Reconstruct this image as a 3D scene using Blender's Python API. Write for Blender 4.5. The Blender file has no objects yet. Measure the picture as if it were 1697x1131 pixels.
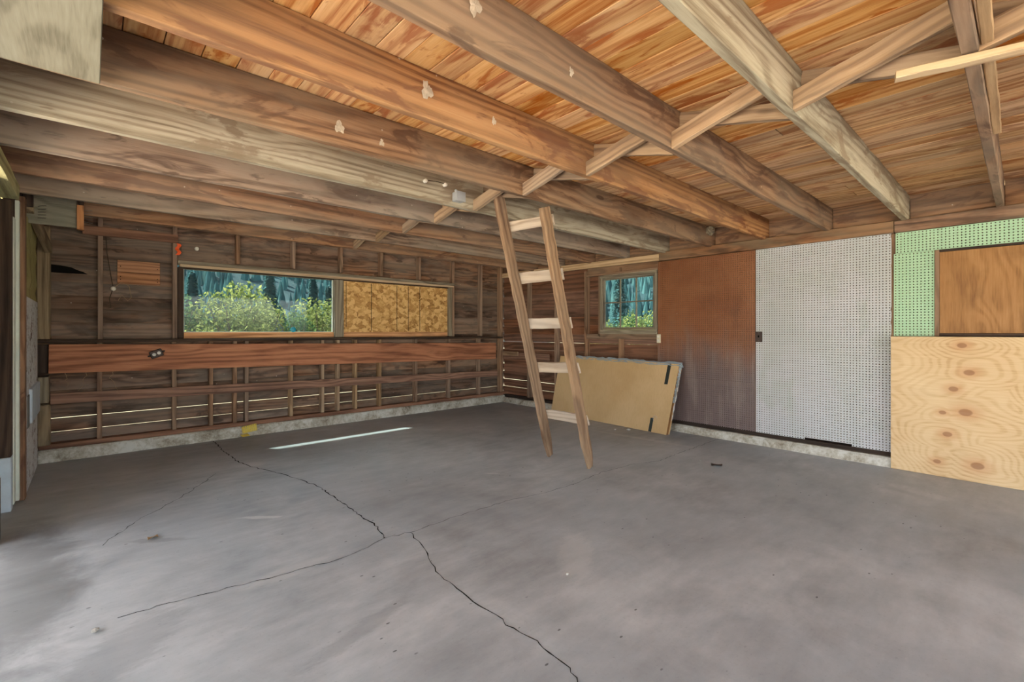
import bpy, math, random
import numpy as np
from mathutils import Vector, Matrix

SC = bpy.context.scene
COL = SC.collection
R = math.radians

# ------------------------------------------------------------------ camera
cam_d = bpy.data.cameras.new('camera')
cam = bpy.data.objects.new('camera', cam_d)
COL.objects.link(cam)
cam.location = (0, 0, 1.27)
cam.rotation_euler = (R(90), 0, R(-42.2))
cam_d.sensor_width = 36.0
cam_d.lens = 771.0 * 36.0 / 1697.0
cam_d.shift_y = -15.5 / 1697.0
cam_d.clip_start = 0.02
cam_d.clip_end = 2000
SC.camera = cam

# ------------------------------------------------------------------ world, sun, exposure
SC.view_settings.view_transform = 'Standard'
SC.view_settings.look = 'None'
SC.view_settings.gamma = 1.0
SC.view_settings.use_curve_mapping = False
SC.view_settings.exposure = 2.46
SUN_DIR = Vector((0.667, -1.0, -1.469))           # the way the sunlight travels
world = bpy.data.worlds.new('sky')
SC.world = world
world.use_nodes = True
wn = world.node_tree
wn.nodes.clear()
wo = wn.nodes.new('ShaderNodeOutputWorld')
wb = wn.nodes.new('ShaderNodeBackground')
sk = wn.nodes.new('ShaderNodeTexSky')
sk.sky_type = 'NISHITA'
sk.sun_disc = False
sk.sun_elevation = math.asin(-SUN_DIR.normalized().z)
sk.sun_rotation = math.atan2(-SUN_DIR.x, -SUN_DIR.y)
sk.dust_density = 3.0
sk.air_density = 1.2
sk.ozone_density = 1.0
wb.inputs['Strength'].default_value = 0.26
hz = wn.nodes.new('ShaderNodeHueSaturation')       # milky, hazy sky
hz.inputs['Saturation'].default_value = 0.45
wn.links.new(sk.outputs[0], hz.inputs['Color'])
wn.links.new(hz.outputs[0], wb.inputs['Color'])
wn.links.new(wb.outputs[0], wo.inputs[0])
sun_d = bpy.data.lights.new('sun', 'SUN')
sun_d.energy = 8.0
sun_d.angle = R(0.6)
sun_d.color = (1.0, 0.93, 0.82)
sun = bpy.data.objects.new('sun', sun_d)
COL.objects.link(sun)
sun.rotation_euler = SUN_DIR.to_track_quat('-Z', 'Y').to_euler()
sun.location = (-6, 12, 14)
try:
    SC.cycles.max_bounces = 10
    world.cycles.sampling_method = 'MANUAL'
    world.cycles.sample_map_resolution = 512
    SC.cycles.diffuse_bounces = 4
    SC.cycles.transparent_max_bounces = 12
    SC.cycles.sample_clamp_indirect = 6.0
except Exception:
    pass

# ------------------------------------------------------------------ helpers
def lin(r, g, b):
    f = lambda c: (c / 255) / 12.92 if c / 255 <= 0.04045 else ((c / 255 + 0.055) / 1.055) ** 2.4
    return (f(r), f(g), f(b), 1.0)

class NT:
    """little node-tree writer"""
    def __init__(self, name):
        self.m = bpy.data.materials.new(name)
        self.m.use_nodes = True
        self.t = self.m.node_tree
        self.t.nodes.clear()
        self.out = self.n('ShaderNodeOutputMaterial')
    def n(self, typ, **kw):
        nd = self.t.nodes.new(typ)
        for k, v in kw.items():
            setattr(nd, k, v)
        return nd
    def l(self, a, b):
        self.t.links.new(a, b)
    def val(self, sock, v):
        if hasattr(v, 'is_linked') or hasattr(v, 'links'):
            self.l(v, sock)
        else:
            sock.default_value = v
    def math(self, op, a, b=0.0, c=None, clamp=False):
        nd = self.n('ShaderNodeMath', operation=op, use_clamp=clamp)
        self.val(nd.inputs[0], a); self.val(nd.inputs[1], b)
        if c is not None: self.val(nd.inputs[2], c)
        return nd.outputs[0]
    def vmul(self, a, v):
        nd = self.n('ShaderNodeVectorMath', operation='MULTIPLY')
        self.l(a, nd.inputs[0]); nd.inputs[1].default_value = v
        return nd.outputs[0]
    def noise(self, vec, scale, detail=3.0, rough=0.55, dist=0.0):
        nd = self.n('ShaderNodeTexNoise')
        self.l(vec, nd.inputs['Vector'])
        nd.inputs['Scale'].default_value = scale
        nd.inputs['Detail'].default_value = detail
        nd.inputs['Roughness'].default_value = rough
        nd.inputs['Distortion'].default_value = dist
        return nd.outputs['Fac']
    def ramp(self, fac, stops):
        nd = self.n('ShaderNodeValToRGB')
        self.l(fac, nd.inputs[0])
        el = nd.color_ramp.elements
        while len(el) < len(stops): el.new(0.5)
        for e, (p, c) in zip(el, stops):
            e.position = p
            e.color = c if len(c) == 4 else (*c, 1)
        return nd.outputs[0]
    def maprange(self, v, a, b, c=0.0, d=1.0, smooth=True):
        nd = self.n('ShaderNodeMapRange', interpolation_type='SMOOTHSTEP' if smooth else 'LINEAR')
        self.l(v, nd.inputs[0])
        for i, x in enumerate((a, b, c, d)): nd.inputs[i + 1].default_value = x
        return nd.outputs[0]
    def mix(self, fac, a, b, mode='MIX'):
        nd = self.n('ShaderNodeMix', data_type='RGBA', blend_type=mode)
        self.val(nd.inputs['Factor'], fac)
        self.val(nd.inputs['A'], a); self.val(nd.inputs['B'], b)
        return nd.outputs['Result']
    def coords(self, rnd=True):
        tc = self.n('ShaderNodeTexCoord')
        v = tc.outputs['Object']
        if rnd:
            oi = self.n('ShaderNodeObjectInfo')
            self.rand = oi.outputs['Random']
            cm = self.n('ShaderNodeCombineXYZ')
            self.l(self.math('MULTIPLY', self.rand, 173.0), cm.inputs[0])
            self.l(self.math('MULTIPLY', self.rand, 91.0), cm.inputs[1])
            self.l(self.math('MULTIPLY', self.rand, 57.0), cm.inputs[2])
            ad = self.n('ShaderNodeVectorMath', operation='ADD')
            self.l(v, ad.inputs[0]); self.l(cm.outputs[0], ad.inputs[1])
            v = ad.outputs[0]
        return v
    def finish(self, col, rough=0.8, height=None, bump=0.25, dist=0.004, spec=0.3, metal=0.0):
        p = self.n('ShaderNodeBsdfPrincipled')
        self.val(p.inputs['Base Color'], col)
        self.val(p.inputs['Roughness'], rough)
        p.inputs['Specular IOR Level'].default_value = spec
        p.inputs['Metallic'].default_value = metal
        if height is not None:
            b = self.n('ShaderNodeBump')
            b.inputs['Strength'].default_value = bump
            b.inputs['Distance'].default_value = dist
            self.l(height, b.inputs['Height'])
            self.l(b.outputs[0], p.inputs['Normal'])
        self.l(p.outputs[0], self.out.inputs[0])
        return self.m

def wood(name, light, mid, dark, sat=(0.74, 0.96), grey=None, grey_amt=0.0, stain=0.5, knots=0.6, vary=0.35, gscale=26.0, rough=0.82, streak=0.5, bump=0.35, blot=None, specks=0.0):
    """planed or weathered timber; length runs along the object's local x"""
    t = NT(name)
    v = t.coords()
    vl = t.vmul(v, (0.075, 1.0, 1.0))
    vs = t.vmul(v, (0.035, 1.0, 1.0))
    vb = t.vmul(v, (0.45, 1.6, 1.6))
    # knots
    kn = t.n('ShaderNodeTexVoronoi', feature='F1', distance='EUCLIDEAN')
    t.l(t.vmul(v, (1.35, 4.2, 4.2)), kn.inputs['Vector'])
    kn.inputs['Scale'].default_value = 0.85
    kd = kn.outputs['Distance']
    near = t.maprange(kd, 0.42, 0.05)
    # growth rings bending round the knots
    w1 = t.noise(vl, 3.4, 1.5, 0.45)
    ph = t.math('ADD', t.math('MULTIPLY', w1, 4.4), t.math('MULTIPLY', near, 0.55))
    sx = t.n('ShaderNodeSeparateXYZ'); t.l(v, sx.inputs[0])
    yz = t.math('ADD', sx.outputs[1], sx.outputs[2])
    ph = t.math('ADD', t.math('MULTIPLY', ph, 11.0), t.math('MULTIPLY', yz, gscale * 3.0))
    ring = t.math('POWER', t.maprange(t.math('SINE', ph), -1.0, 1.0), 1.8)
    fine = t.noise(vs, 70.0, 4.0, 0.7)
    broad = t.noise(vb, 2.1, 4.0, 0.6, 0.6)
    tone = t.math('ADD', t.math('MULTIPLY', ring, -0.22), t.math('MULTIPLY', fine, 0.55 + 0.25 * streak))
    tone = t.math('ADD', tone, t.math('MULTIPLY', broad, 0.55))
    tone = t.math('SUBTRACT', tone, 0.06 + 0.12 * streak)
    col = t.ramp(tone, [(0.12, dark), (0.45, mid), (0.82, light)])
    # stains
    st = t.noise(t.vmul(v, (0.55, 2.2, 2.2)), 2.4, 4.0, 0.62, 0.8)
    st = t.math('MULTIPLY', t.maprange(st, 0.52, 0.70), stain)
    col = t.mix(st, col, tuple(c * 0.75 for c in dark[:3]) + (1,))
    if blot is not None:                                # rust-coloured rain stains drawn out along the board
        b1 = t.noise(t.vmul(v, (1.0, 3.2, 3.2)), 1.9, 5.0, 0.6, 1.2)
        b1 = t.math('ADD', b1, t.math('MULTIPLY', t.math('SUBTRACT', fine, 0.5), 0.22))
        col = t.mix(t.math('MULTIPLY', t.maprange(b1, 0.53, 0.62), 0.8), col, blot)
    if grey is not None:
        gr = t.noise(t.vmul(v, (0.6, 2.0, 2.0)), 1.7, 4.0, 0.62)
        gr = t.math('MULTIPLY', t.maprange(gr, 0.36, 0.62), grey_amt)
        gc = t.mix(t.maprange(fine, 0.3, 0.7), grey, tuple(c * 0.7 for c in grey[:3]) + (1,))
        col = t.mix(gr, col, gc)
    kc = t.math('MULTIPLY', t.maprange(kd, 0.085, 0.05), knots)
    col = t.mix(kc, col, tuple(c * 0.55 for c in dark[:3]) + (1,))
    if specks:
        sv = t.n('ShaderNodeTexVoronoi', feature='F1'); t.l(v, sv.inputs['Vector']); sv.inputs['Scale'].default_value = 7.0
        col = t.mix(t.math('MULTIPLY', t.maprange(sv.outputs['Distance'], 0.045, 0.03), specks), col, lin(214, 204, 186))
    hs = t.n('ShaderNodeHueSaturation')
    t.l(col, hs.inputs['Color'])
    t.l(t.maprange(t.rand, 0, 1, 1 - vary * 0.5, 1 + vary * 0.5, False), hs.inputs['Value'])
    r2 = t.math('FRACT', t.math('MULTIPLY', t.rand, 7.31))
    t.l(t.maprange(r2, 0, 1, sat[0], sat[1], False), hs.inputs['Saturation'])
    return t.finish(hs.outputs[0], rough, fine, bump, 0.003)

def plain(name, col, rough=0.6, spec=0.35, metal=0.0, mott=0.12, scale=9.0):
    t = NT(name)
    v = t.coords()
    n = t.noise(v, scale, 4.0, 0.6)
    c = t.mix(t.maprange(n, 0.3, 0.7), tuple(x * (1 - mott) for x in col[:3]) + (1,), tuple(min(1, x * (1 + mott)) for x in col[:3]) + (1,))
    return t.finish(c, rough, n, 0.08, 0.002, spec, metal)

# ------------------------------------------------------------------ mesh helpers
CACHE = {}
def mesh_from(name, verts, faces):
    me = bpy.data.meshes.new(name)
    me.from_pydata([tuple(v) for v in verts], [], faces)
    me.update()
    return me

def cbox_data(L, W, T, c):
    """box with chamfered edges: 24 vertices"""
    hx, hy, hz = L / 2, W / 2, T / 2
    c = min(c, hx * .45, hy * .45, hz * .45)
    V = []; idx = {}
    for sx in (-1, 1):
        for sy in (-1, 1):
            for sz in (-1, 1):
                for a in range(3):
                    p = [sx * (hx - c), sy * (hy - c), sz * (hz - c)]
                    p[a] = (sx * hx, sy * hy, sz * hz)[a]
                    idx[(sx, sy, sz, a)] = len(V); V.append(tuple(p))
    F = []
    for a in range(3):
        b, d = [(1, 2), (2, 0), (0, 1)][a]
        for s in (-1, 1):
            q = []
            for (u, w) in ((-1, -1), (1, -1), (1, 1), (-1, 1)):
                k = [0, 0, 0]; k[a] = s; k[b] = u; k[d] = w
                q.append(idx[(*k, a)])
            F.append(q if s > 0 else q[::-1])
    for a in range(3):                                  # edge chamfers, edge runs along a
        b, d = [(1, 2), (2, 0), (0, 1)][a]
        for u in (-1, 1):
            for w in (-1, 1):
                def I(e, f):
                    k = [0, 0, 0]; k[a] = e; k[b] = u; k[d] = w
                    return idx[(*k, f)]
                q = [I(-1, b), I(1, b), I(1, d), I(-1, d)]
                F.append(q if u * w < 0 else q[::-1])
    for sx in (-1, 1):
        for sy in (-1, 1):
            for sz in (-1, 1):
                q = [idx[(sx, sy, sz, a)] for a in range(3)]
                F.append(q if sx * sy * sz > 0 else q[::-1])
    return V, F

def box_mesh(L, W, T, c=0.003):
    k = ('box', round(L, 4), round(W, 4), round(T, 4), c)
    if k not in CACHE:
        CACHE[k] = mesh_from('board', *cbox_data(L, W, T, c))
    return CACHE[k]

def timber_mesh(L, W, T, seed, seg=14, jit=0.004, taper=None):
    """hand-sawn timber: box with many stations, uneven edges; taper(s) scales the section"""
    rg = random.Random(seed)
    V = []; F = []
    c = min(0.0035, T * .2, W * .2)
    sec = [(-W/2+c, -T/2), (W/2-c, -T/2), (W/2, -T/2+c), (W/2, T/2-c), (W/2-c, T/2), (-W/2+c, T/2), (-W/2, T/2-c), (-W/2, -T/2+c)]
    n = len(sec)
    for i in range(seg + 1):
        s = i / seg
        k = taper(s) if taper else 1.0
        ox, oy = rg.uniform(-jit, jit) * .5, rg.uniform(-jit, jit) * .5
        for (y, z) in sec:
            V.append((-L/2 + L * s, y * k + ox + rg.uniform(-jit, jit) * .5, z * k + oy + rg.uniform(-jit, jit) * .5))
    for i in range(seg):
        for j in range(n):
            a, b = i * n + j, i * n + (j + 1) % n
            F.append((a, b, b + n, a + n))
    F.append(tuple(range(n))[::-1]); F.append(tuple(range(seg * n, seg * n + n)))
    return mesh_from('timber', V, F)

def link(name, me, parent=None, M=None, mat=None):
    o = bpy.data.objects.new(name, me)
    COL.objects.link(o)
    M = M if M is not None else Matrix.Identity(4)
    if parent is not None:
        o.parent = parent
        pm = parent.matrix_basis.copy()
        if parent.parent: pm = parent.parent.matrix_basis @ pm
        o.matrix_basis = pm.inverted() @ M
    else:
        o.matrix_basis = M
    if mat is not None:
        if len(me.materials) == 0:
            me.materials.append(mat)
            if me.get('mat') is None: me['mat'] = mat.name
        if me.materials[0] is not mat:
            o.material_slots[0].link = 'OBJECT'
            o.material_slots[0].material = mat
    return o

def frame(p0, p1, wdir):
    """matrix: local x along p0->p1, local y close to wdir, origin mid-way"""
    p0, p1 = Vector(p0), Vector(p1)
    x = (p1 - p0).normalized()
    y = Vector(wdir); y = (y - x * y.dot(x)).normalized()
    z = x.cross(y)
    M = Matrix((x, y, z)).transposed().to_4x4()
    M.translation = (p0 + p1) / 2
    return M

def board(name, parent, p0, p1, W, T, mat, wdir=(0, 0, 1), c=0.003):
    """a sawn board: centre line p0->p1, width W along wdir, thickness T"""
    L = (Vector(p1) - Vector(p0)).length
    return link(name, box_mesh(L, W, T, c), parent, frame(p0, p1, wdir), mat)

def timber(name, parent, p0, p1, W, T, mat, wdir=(0, 0, 1), seed=1, seg=14, jit=0.004, taper=None):
    L = (Vector(p1) - Vector(p0)).length
    return link(name, timber_mesh(L, W, T, seed, seg, jit, taper), parent, frame(p0, p1, wdir), mat)

def bx(name, parent, lo, hi, mat, c=0.003, along=0):
    """axis-aligned board between two corners; 'along' is the axis its grain follows"""
    lo, hi = Vector(lo), Vector(hi)
    m = (lo + hi) / 2; d = hi - lo
    a = along; p0, p1 = m.copy(), m.copy()
    p0[a] = lo[a]; p1[a] = hi[a]
    w = max([i for i in range(3) if i != a], key=lambda i: d[i])
    t = 3 - a - w
    wd = [0, 0, 0]; wd[w] = 1
    return board(name, parent, p0, p1, d[w], d[t], mat, wd, c)

def empty(name, loc=(0, 0, 0)):
    e = bpy.data.objects.new(name, None)
    COL.objects.link(e)
    e.location = loc
    e.matrix_basis = Matrix.Translation(Vector(loc))
    e.empty_display_size = 0.1
    return e

def tag(o, label, cat=None, group=None, kind=None):
    o['label'] = label
    if cat: o['category'] = cat
    if group: o['group'] = group
    if kind: o['kind'] = kind
    return o

def tube_mesh(pts, r, n=6, taper=False):
    pts = [Vector(p) for p in pts]
    V = []; F = []
    for i, p in enumerate(pts):
        t = (pts[min(i + 1, len(pts) - 1)] - pts[max(i - 1, 0)]).normalized()
        a = t.orthogonal().normalized(); b = t.cross(a)
        rr = r * (1 - .7 * i / (len(pts) - 1)) if taper else r
        for k in range(n):
            an = 2 * math.pi * k / n
            V.append(p + (a * math.cos(an) + b * math.sin(an)) * rr)
    for i in range(len(pts) - 1):
        for k in range(n):
            q = i * n + k; w = i * n + (k + 1) % n
            F.append((q, w, w + n, q + n))
    F.append(tuple(range(n))[::-1]); F.append(tuple(range((len(pts) - 1) * n, len(pts) * n)))
    return mesh_from('tube', V, F)

def lathe_mesh(prof, n=16):
    """profile of (radius, z)"""
    V = []; F = []
    for (r, z) in prof:
        for k in range(n):
            a = 2 * math.pi * k / n
            V.append((r * math.cos(a), r * math.sin(a), z))
    for i in range(len(prof) - 1):
        for k in range(n):
            q = i * n + k; w = i * n + (k + 1) % n
            F.append((q, w, w + n, q + n))
    F.append(tuple(range(n))[::-1]); F.append(tuple(range((len(prof) - 1) * n, len(prof) * n)))
    me = mesh_from('lathe', V, F)
    for p in me.polygons: p.use_smooth = True
    return me

def T4(x, y, z): return Matrix.Translation((x, y, z))

# ------------------------------------------------------------------ materials
M = {}
M['deck'] = wood('roof_board_wood', lin(240, 202, 150), lin(222, 172, 114), lin(176, 104, 50), sat=(.9, 1.1), stain=0.35, knots=0.5, vary=0.34, gscale=22, streak=1.0, blot=lin(168, 88, 34))
M['deck_pale'] = wood('roof_board_wood_pale', lin(236, 204, 160), lin(216, 174, 126), lin(168, 114, 68), sat=(.86, 1.02), stain=0.35, knots=0.5, vary=0.3, gscale=22, streak=1.0, blot=lin(166, 106, 58))
M['joist_pale'] = wood('joist_weathered', lin(196, 186, 162), lin(170, 158, 132), lin(116, 98, 74), stain=0.35, knots=0.5, vary=0.1, gscale=30, specks=.3, blot=lin(132, 112, 86))
M['joist_orange'] = wood('joist_orange', lin(200, 156, 104), lin(172, 120, 68), lin(112, 68, 34), sat=(.95, 1.0), grey=lin(170, 150, 122), grey_amt=0.2, stain=0.55, knots=0.6, vary=0.12, gscale=30, specks=.4, blot=lin(112, 62, 32))
M['joist_brown'] = wood('joist_brown', lin(178, 142, 104), lin(142, 104, 70), lin(86, 56, 34), grey=lin(150, 134, 112), grey_amt=0.4, stain=0.6, knots=0.7, vary=0.12, gscale=30, specks=0.5, blot=lin(92, 60, 38))
M['joist_greybrown'] = wood('joist_greybrown', lin(176, 152, 128), lin(142, 116, 94), lin(84, 62, 48), grey=lin(166, 156, 140), grey_amt=0.45, stain=0.5, knots=0.8, vary=0.12, gscale=30, specks=0.5, blot=lin(84, 62, 48))
M['joist_red'] = wood('joist_red', lin(178, 134, 92), lin(146, 102, 66), lin(82, 54, 34), sat=(.85, .95), grey=lin(160, 144, 124), grey_amt=0.3, stain=0.5, knots=0.6, vary=0.15, gscale=30, specks=0.5, blot=lin(92, 54, 34))
M['siding'] = wood('siding_wood', lin(168, 128, 96), lin(122, 86, 60), lin(62, 40, 28), grey=lin(150, 134, 118), grey_amt=0.5, stain=0.85, knots=0.6, vary=0.6, gscale=24, specks=0.6, blot=lin(58, 38, 27))
M['siding_red'] = wood('siding_wood_red', lin(172, 114, 78), lin(134, 84, 54), lin(74, 44, 28), grey=lin(140, 118, 100), grey_amt=0.2, stain=0.55, knots=0.6, vary=0.3, gscale=24)
M['stud'] = wood('stud_wood', lin(184, 144, 110), lin(150, 112, 82), lin(90, 62, 42), grey=lin(162, 144, 122), grey_amt=0.35, stain=0.4, knots=0.5, vary=0.3)
M['stud_pale'] = wood('stud_wood_pale', lin(196, 168, 128), lin(166, 134, 96), lin(110, 80, 54), stain=0.35, knots=0.4, vary=0.2)
M['post'] = wood('post_wood', lin(182, 162, 126), lin(152, 130, 98), lin(98, 78, 56), stain=0.4, knots=0.4, vary=0.15)
M['beam_orange'] = wood('wide_plank_wood', lin(204, 140, 94), lin(176, 108, 66), lin(112, 62, 36), sat=(.88, .92), stain=0.35, knots=0.7, vary=0.1, gscale=20)
M['rail'] = wood('rail_wood', lin(176, 126, 92), lin(146, 98, 68), lin(90, 56, 38), stain=0.4, knots=0.5, vary=0.15)
M['dark'] = wood('dark_wood', lin(98, 76, 60), lin(70, 52, 40), lin(36, 26, 20), stain=0.4, knots=0.4, vary=0.2)
M['plate'] = wood('plate_wood', lin(172, 124, 84), lin(136, 92, 58), lin(72, 46, 30), grey=lin(176, 158, 128), grey_amt=0.3, stain=0.7, knots=0.5, vary=0.2)
M['ladder'] = wood('ladder_wood', lin(184, 152, 116), lin(150, 116, 84), lin(98, 68, 46), grey=lin(158, 142, 122), grey_amt=0.25, stain=0.4, knots=0.4, vary=0.12, gscale=34)
M['rung'] = wood('rung_wood', lin(214, 192, 166), lin(188, 164, 138), lin(140, 114, 90), grey=lin(196, 184, 172), grey_amt=0.5, stain=0.15, knots=0.3, vary=0.12, gscale=34)
M['brace'] = wood('brace_wood', lin(196, 166, 128), lin(158, 124, 88), lin(98, 70, 48), grey=lin(160, 142, 120), grey_amt=0.3, stain=0.4, knots=0.4, vary=0.4, gscale=36)
M['lath'] = wood('lath_wood', lin(222, 196, 156), lin(202, 170, 126), lin(156, 116, 76), stain=0.15, knots=0.4, vary=0.1, gscale=36)
M['patch'] = wood('patch_wood', lin(214, 152, 92), lin(188, 122, 64), lin(120, 70, 34), stain=0.2, knots=0.6, vary=0.1, gscale=22)
M['sill'] = wood('sunlit_sill_wood', lin(240, 192, 138), lin(222, 160, 100), lin(160, 100, 56), sat=(.9, .95), stain=0.3, knots=0.3, vary=0.1)  # brightened so the colour stands in for sunlight on the sill
M['green_beam'] = wood('mossy_header_wood', lin(206, 200, 140), lin(176, 168, 108), lin(112, 100, 56), stain=0.4, knots=0.4, vary=0.1)
M['casing'] = wood('window_casing_wood', lin(176, 164, 140), lin(146, 134, 112), lin(98, 84, 66), stain=0.4, knots=0.2, vary=0.15)
M['light_trim'] = wood('light_casing_wood', lin(226, 200, 162), lin(204, 172, 132), lin(150, 116, 82), stain=0.2, knots=0.2, vary=0.1)

def make_ply(name, light, mid, dark, stain, ring=1.0, knot_hue=None, knots=(), upright=False):
    t = NT(name)
    v = t.coords(False)
    if upright:
        s0 = t.n('ShaderNodeSeparateXYZ'); t.l(v, s0.inputs[0]); c0 = t.n('ShaderNodeCombineXYZ')
        t.l(s0.outputs[2], c0.inputs[0]); t.l(s0.outputs[1], c0.inputs[1]); t.l(s0.outputs[0], c0.inputs[2]); v = c0.outputs[0]
    vl = t.vmul(v, (0.55, 1.0, 1.6))
    kn = t.n('ShaderNodeTexVoronoi', feature='F1')
    t.l(t.vmul(v, (1.5, 1.0, 2.6)), kn.inputs['Vector']); kn.inputs['Scale'].default_value = 1.25
    kd = kn.outputs['Distance']
    if knots:
        sep = t.n('ShaderNodeSeparateXYZ'); t.l(v, sep.inputs[0])
        kd = None
        for (kx, kz, kr) in knots:                       # each knot: place on the sheet and relative size
            ax = t.math('SUBTRACT', sep.outputs[0], kx); az = t.math('MULTIPLY', t.math('SUBTRACT', sep.outputs[2], kz), 1.45)
            dd = t.math('DIVIDE', t.math('SQRT', t.math('ADD', t.math('MULTIPLY', ax, ax), t.math('MULTIPLY', az, az))), kr)
            kd = dd if kd is None else t.math('MINIMUM', kd, dd)
    near = t.maprange(kd, 0.5, 0.0)
    w = t.noise(vl, 1.5, 1.5, 0.45, 0.2)
    ph = t.math('MULTIPLY', t.math('ADD', w, t.math('MULTIPLY', near, 0.30)), 130.0 * ring)
    rg = t.math('POWER', t.maprange(t.math('SINE', ph), -1, 1), 2.0)
    fine = t.noise(t.vmul(v, (0.06, 1.0, 1.0)), 110.0, 2.0, 0.6)
    br = t.noise(v, 1.6, 3.0, 0.6)
    tone = t.math('ADD', t.math('MULTIPLY', rg, -0.15), t.math('ADD', t.math('MULTIPLY', fine, 0.45), t.math('MULTIPLY', br, 0.65)))
    col = t.ramp(tone, [(0.2, dark), (0.45, mid), (0.8, light)])
    if knot_hue:
        k2 = t.maprange(kd, 0.12, 0.03)
        col = t.mix(t.math('MULTIPLY', k2, 0.38), col, knot_hue)
        col = t.mix(t.math('MULTIPLY', t.maprange(kd, 0.040, 0.028), 0.6), col, tuple(c * .45 for c in knot_hue[:3]) + (1,))
    st = t.noise(t.vmul(v, (1.0, 1.0, 2.2)), 2.2, 4.0, 0.6)
    col = t.mix(t.math('MULTIPLY', t.maprange(st, 0.52, 0.72), stain), col, tuple(c * .7 for c in dark[:3]) + (1,))
    return t.finish(col, 0.6, fine, 0.1, 0.002, 0.35)
KNOTS = [(.699, .308, 1.0), (.796, .161, .9), (.721, -.032, 1.25), (.865, -.05, .7), (.834, -.235, .9), (.90, -.484, .75), (.649, -.472, 1.2), (.743, .537, .9), (.2, .1, 1.0), (-.5, -.3, 1.1)]
M['ply_new'] = make_ply('new_plywood', lin(226, 200, 160), lin(212, 180, 136), lin(184, 142, 96), 0.10, 1.0, lin(190, 122, 76), KNOTS)
M['ply_old'] = make_ply('aged_plywood', lin(184, 138, 88), lin(160, 114, 66), lin(116, 78, 42), 0.4, 0.5, upright=True)
M['ply_pale'] = make_ply('weathered_plywood', lin(150, 146, 130), lin(128, 123, 106), lin(92, 86, 70), 0.25, 0.7)

def make_concrete():
    t = NT('concrete_slab')
    v = t.coords(False)
    big = t.noise(v, 0.55, 5.0, 0.6, 0.4)
    midn = t.noise(v, 2.6, 6.0, 0.65, 0.5)
    strk = t.noise(t.vmul(v, (1.0, 3.0, 1.0)), 3.2, 5.0, 0.65)
    fine = t.noise(v, 60.0, 4.0, 0.7)
    tone = t.math('ADD', t.math('MULTIPLY', big, 0.5), t.math('ADD', t.math('MULTIPLY', midn, 0.3), t.math('MULTIPLY', strk, 0.2)))
    col = t.ramp(tone, [(0.36, lin(132, 134, 135)), (0.5, lin(168, 170, 171)), (0.63, lin(196, 197, 197))])
    hue = t.noise(v, 0.8, 2.0, 0.5)
    col = t.mix(t.math('MULTIPLY', t.maprange(hue, 0.4, 0.6), 0.35), col, lin(164, 170, 174))
    col = t.mix(t.math('MULTIPLY', t.maprange(fine, 0.55, 0.8), 0.3), col, lin(96, 94, 92))
    # oily dirt specks and scuffs near the door side, pale scrapes
    spk = t.n('ShaderNodeTexVoronoi', feature='F1'); t.l(t.vmul(v, (1.0, 2.0, 1.0)), spk.inputs['Vector']); spk.inputs['Scale'].default_value = 7.0
    sel = t.noise(v, 1.3, 2.0, 0.5)
    s1 = t.math('MULTIPLY', t.maprange(spk.outputs['Distance'], 0.075, 0.05), t.maprange(sel, 0.46, 0.56))
    col = t.mix(t.math('MULTIPLY', s1, 0.75), col, lin(58, 55, 52))
    sc = t.noise(t.vmul(v, (1.4, 4.0, 1.0)), 5.0, 6.0, 0.75)
    col = t.mix(t.math('MULTIPLY', t.maprange(sc, 0.64, 0.78), 0.55), col, lin(196, 193, 188))
    # oil-darkened patch by the left wall
    sp = t.n('ShaderNodeSeparateXYZ'); t.l(v, sp.inputs[0])
    dx = t.math('MULTIPLY', t.math('SUBTRACT', sp.outputs[0], -0.30), 2.6)
    dy = t.math('MULTIPLY', t.math('SUBTRACT', sp.outputs[1], 3.3), 0.75)
    rr = t.math('SQRT', t.math('ADD', t.math('MULTIPLY', dx, dx), t.math('MULTIPLY', dy, dy)))
    rr = t.math('ADD', rr, t.math('MULTIPLY', t.math('SUBTRACT', midn, 0.5), 1.4))
    col = t.mix(t.math('MULTIPLY', t.maprange(rr, 1.0, 0.35), 0.5), col, lin(84, 80, 77))
    # spills and scrapes with a place of their own
    def spill(col, cx, cy, rx, ry, ang, amt, c):
        ax = t.math('SUBTRACT', sp.outputs[0], cx); ay = t.math('SUBTRACT', sp.outputs[1], cy)
        ca, sa = math.cos(R(ang)), math.sin(R(ang))
        u = t.math('DIVIDE', t.math('ADD', t.math('MULTIPLY', ax, ca), t.math('MULTIPLY', ay, sa)), rx)
        w = t.math('DIVIDE', t.math('SUBTRACT', t.math('MULTIPLY', ay, ca), t.math('MULTIPLY', ax, sa)), ry)
        d = t.math('SQRT', t.math('ADD', t.math('MULTIPLY', u, u), t.math('MULTIPLY', w, w)))
        d = t.math('ADD', d, t.math('MULTIPLY', t.math('SUBTRACT', sc, 0.5), 1.6))
        return t.mix(t.math('MULTIPLY', t.maprange(d, 1.0, 0.55), amt * .62), col, c)
    col = spill(col, .86, 1.90, .34, .055, 18, .45, lin(110, 110, 109))
    col = spill(col, .857, 3.514, .16, .03, -38, .8, lin(212, 212, 208))
    col = spill(col, .30, 3.55, .22, .04, -35, .5, lin(104, 101, 97))
    col = spill(col, 2.05, 1.72, .34, .12, 40, .35, lin(208, 207, 203))
    col = spill(col, 2.665, 3.208, .09, .03, -40, .6, lin(206, 205, 202))
    col = spill(col, .78, 2.62, .26, .08, 10, .35, lin(206, 203, 196))
    col = spill(col, 4.85, 3.05, .9, .05, 95, .45, lin(204, 202, 196))
    col = spill(col, .05, 2.35, .5, .16, 50, .35, lin(96, 93, 90))
    h = t.math('ADD', t.math('MULTIPLY', fine, 0.3), midn)
    return t.finish(col, t.maprange(midn, 0.3, 0.7, 0.5, 0.75), h, 0.12, 0.006, 0.35)
M['concrete'] = make_concrete()

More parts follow.
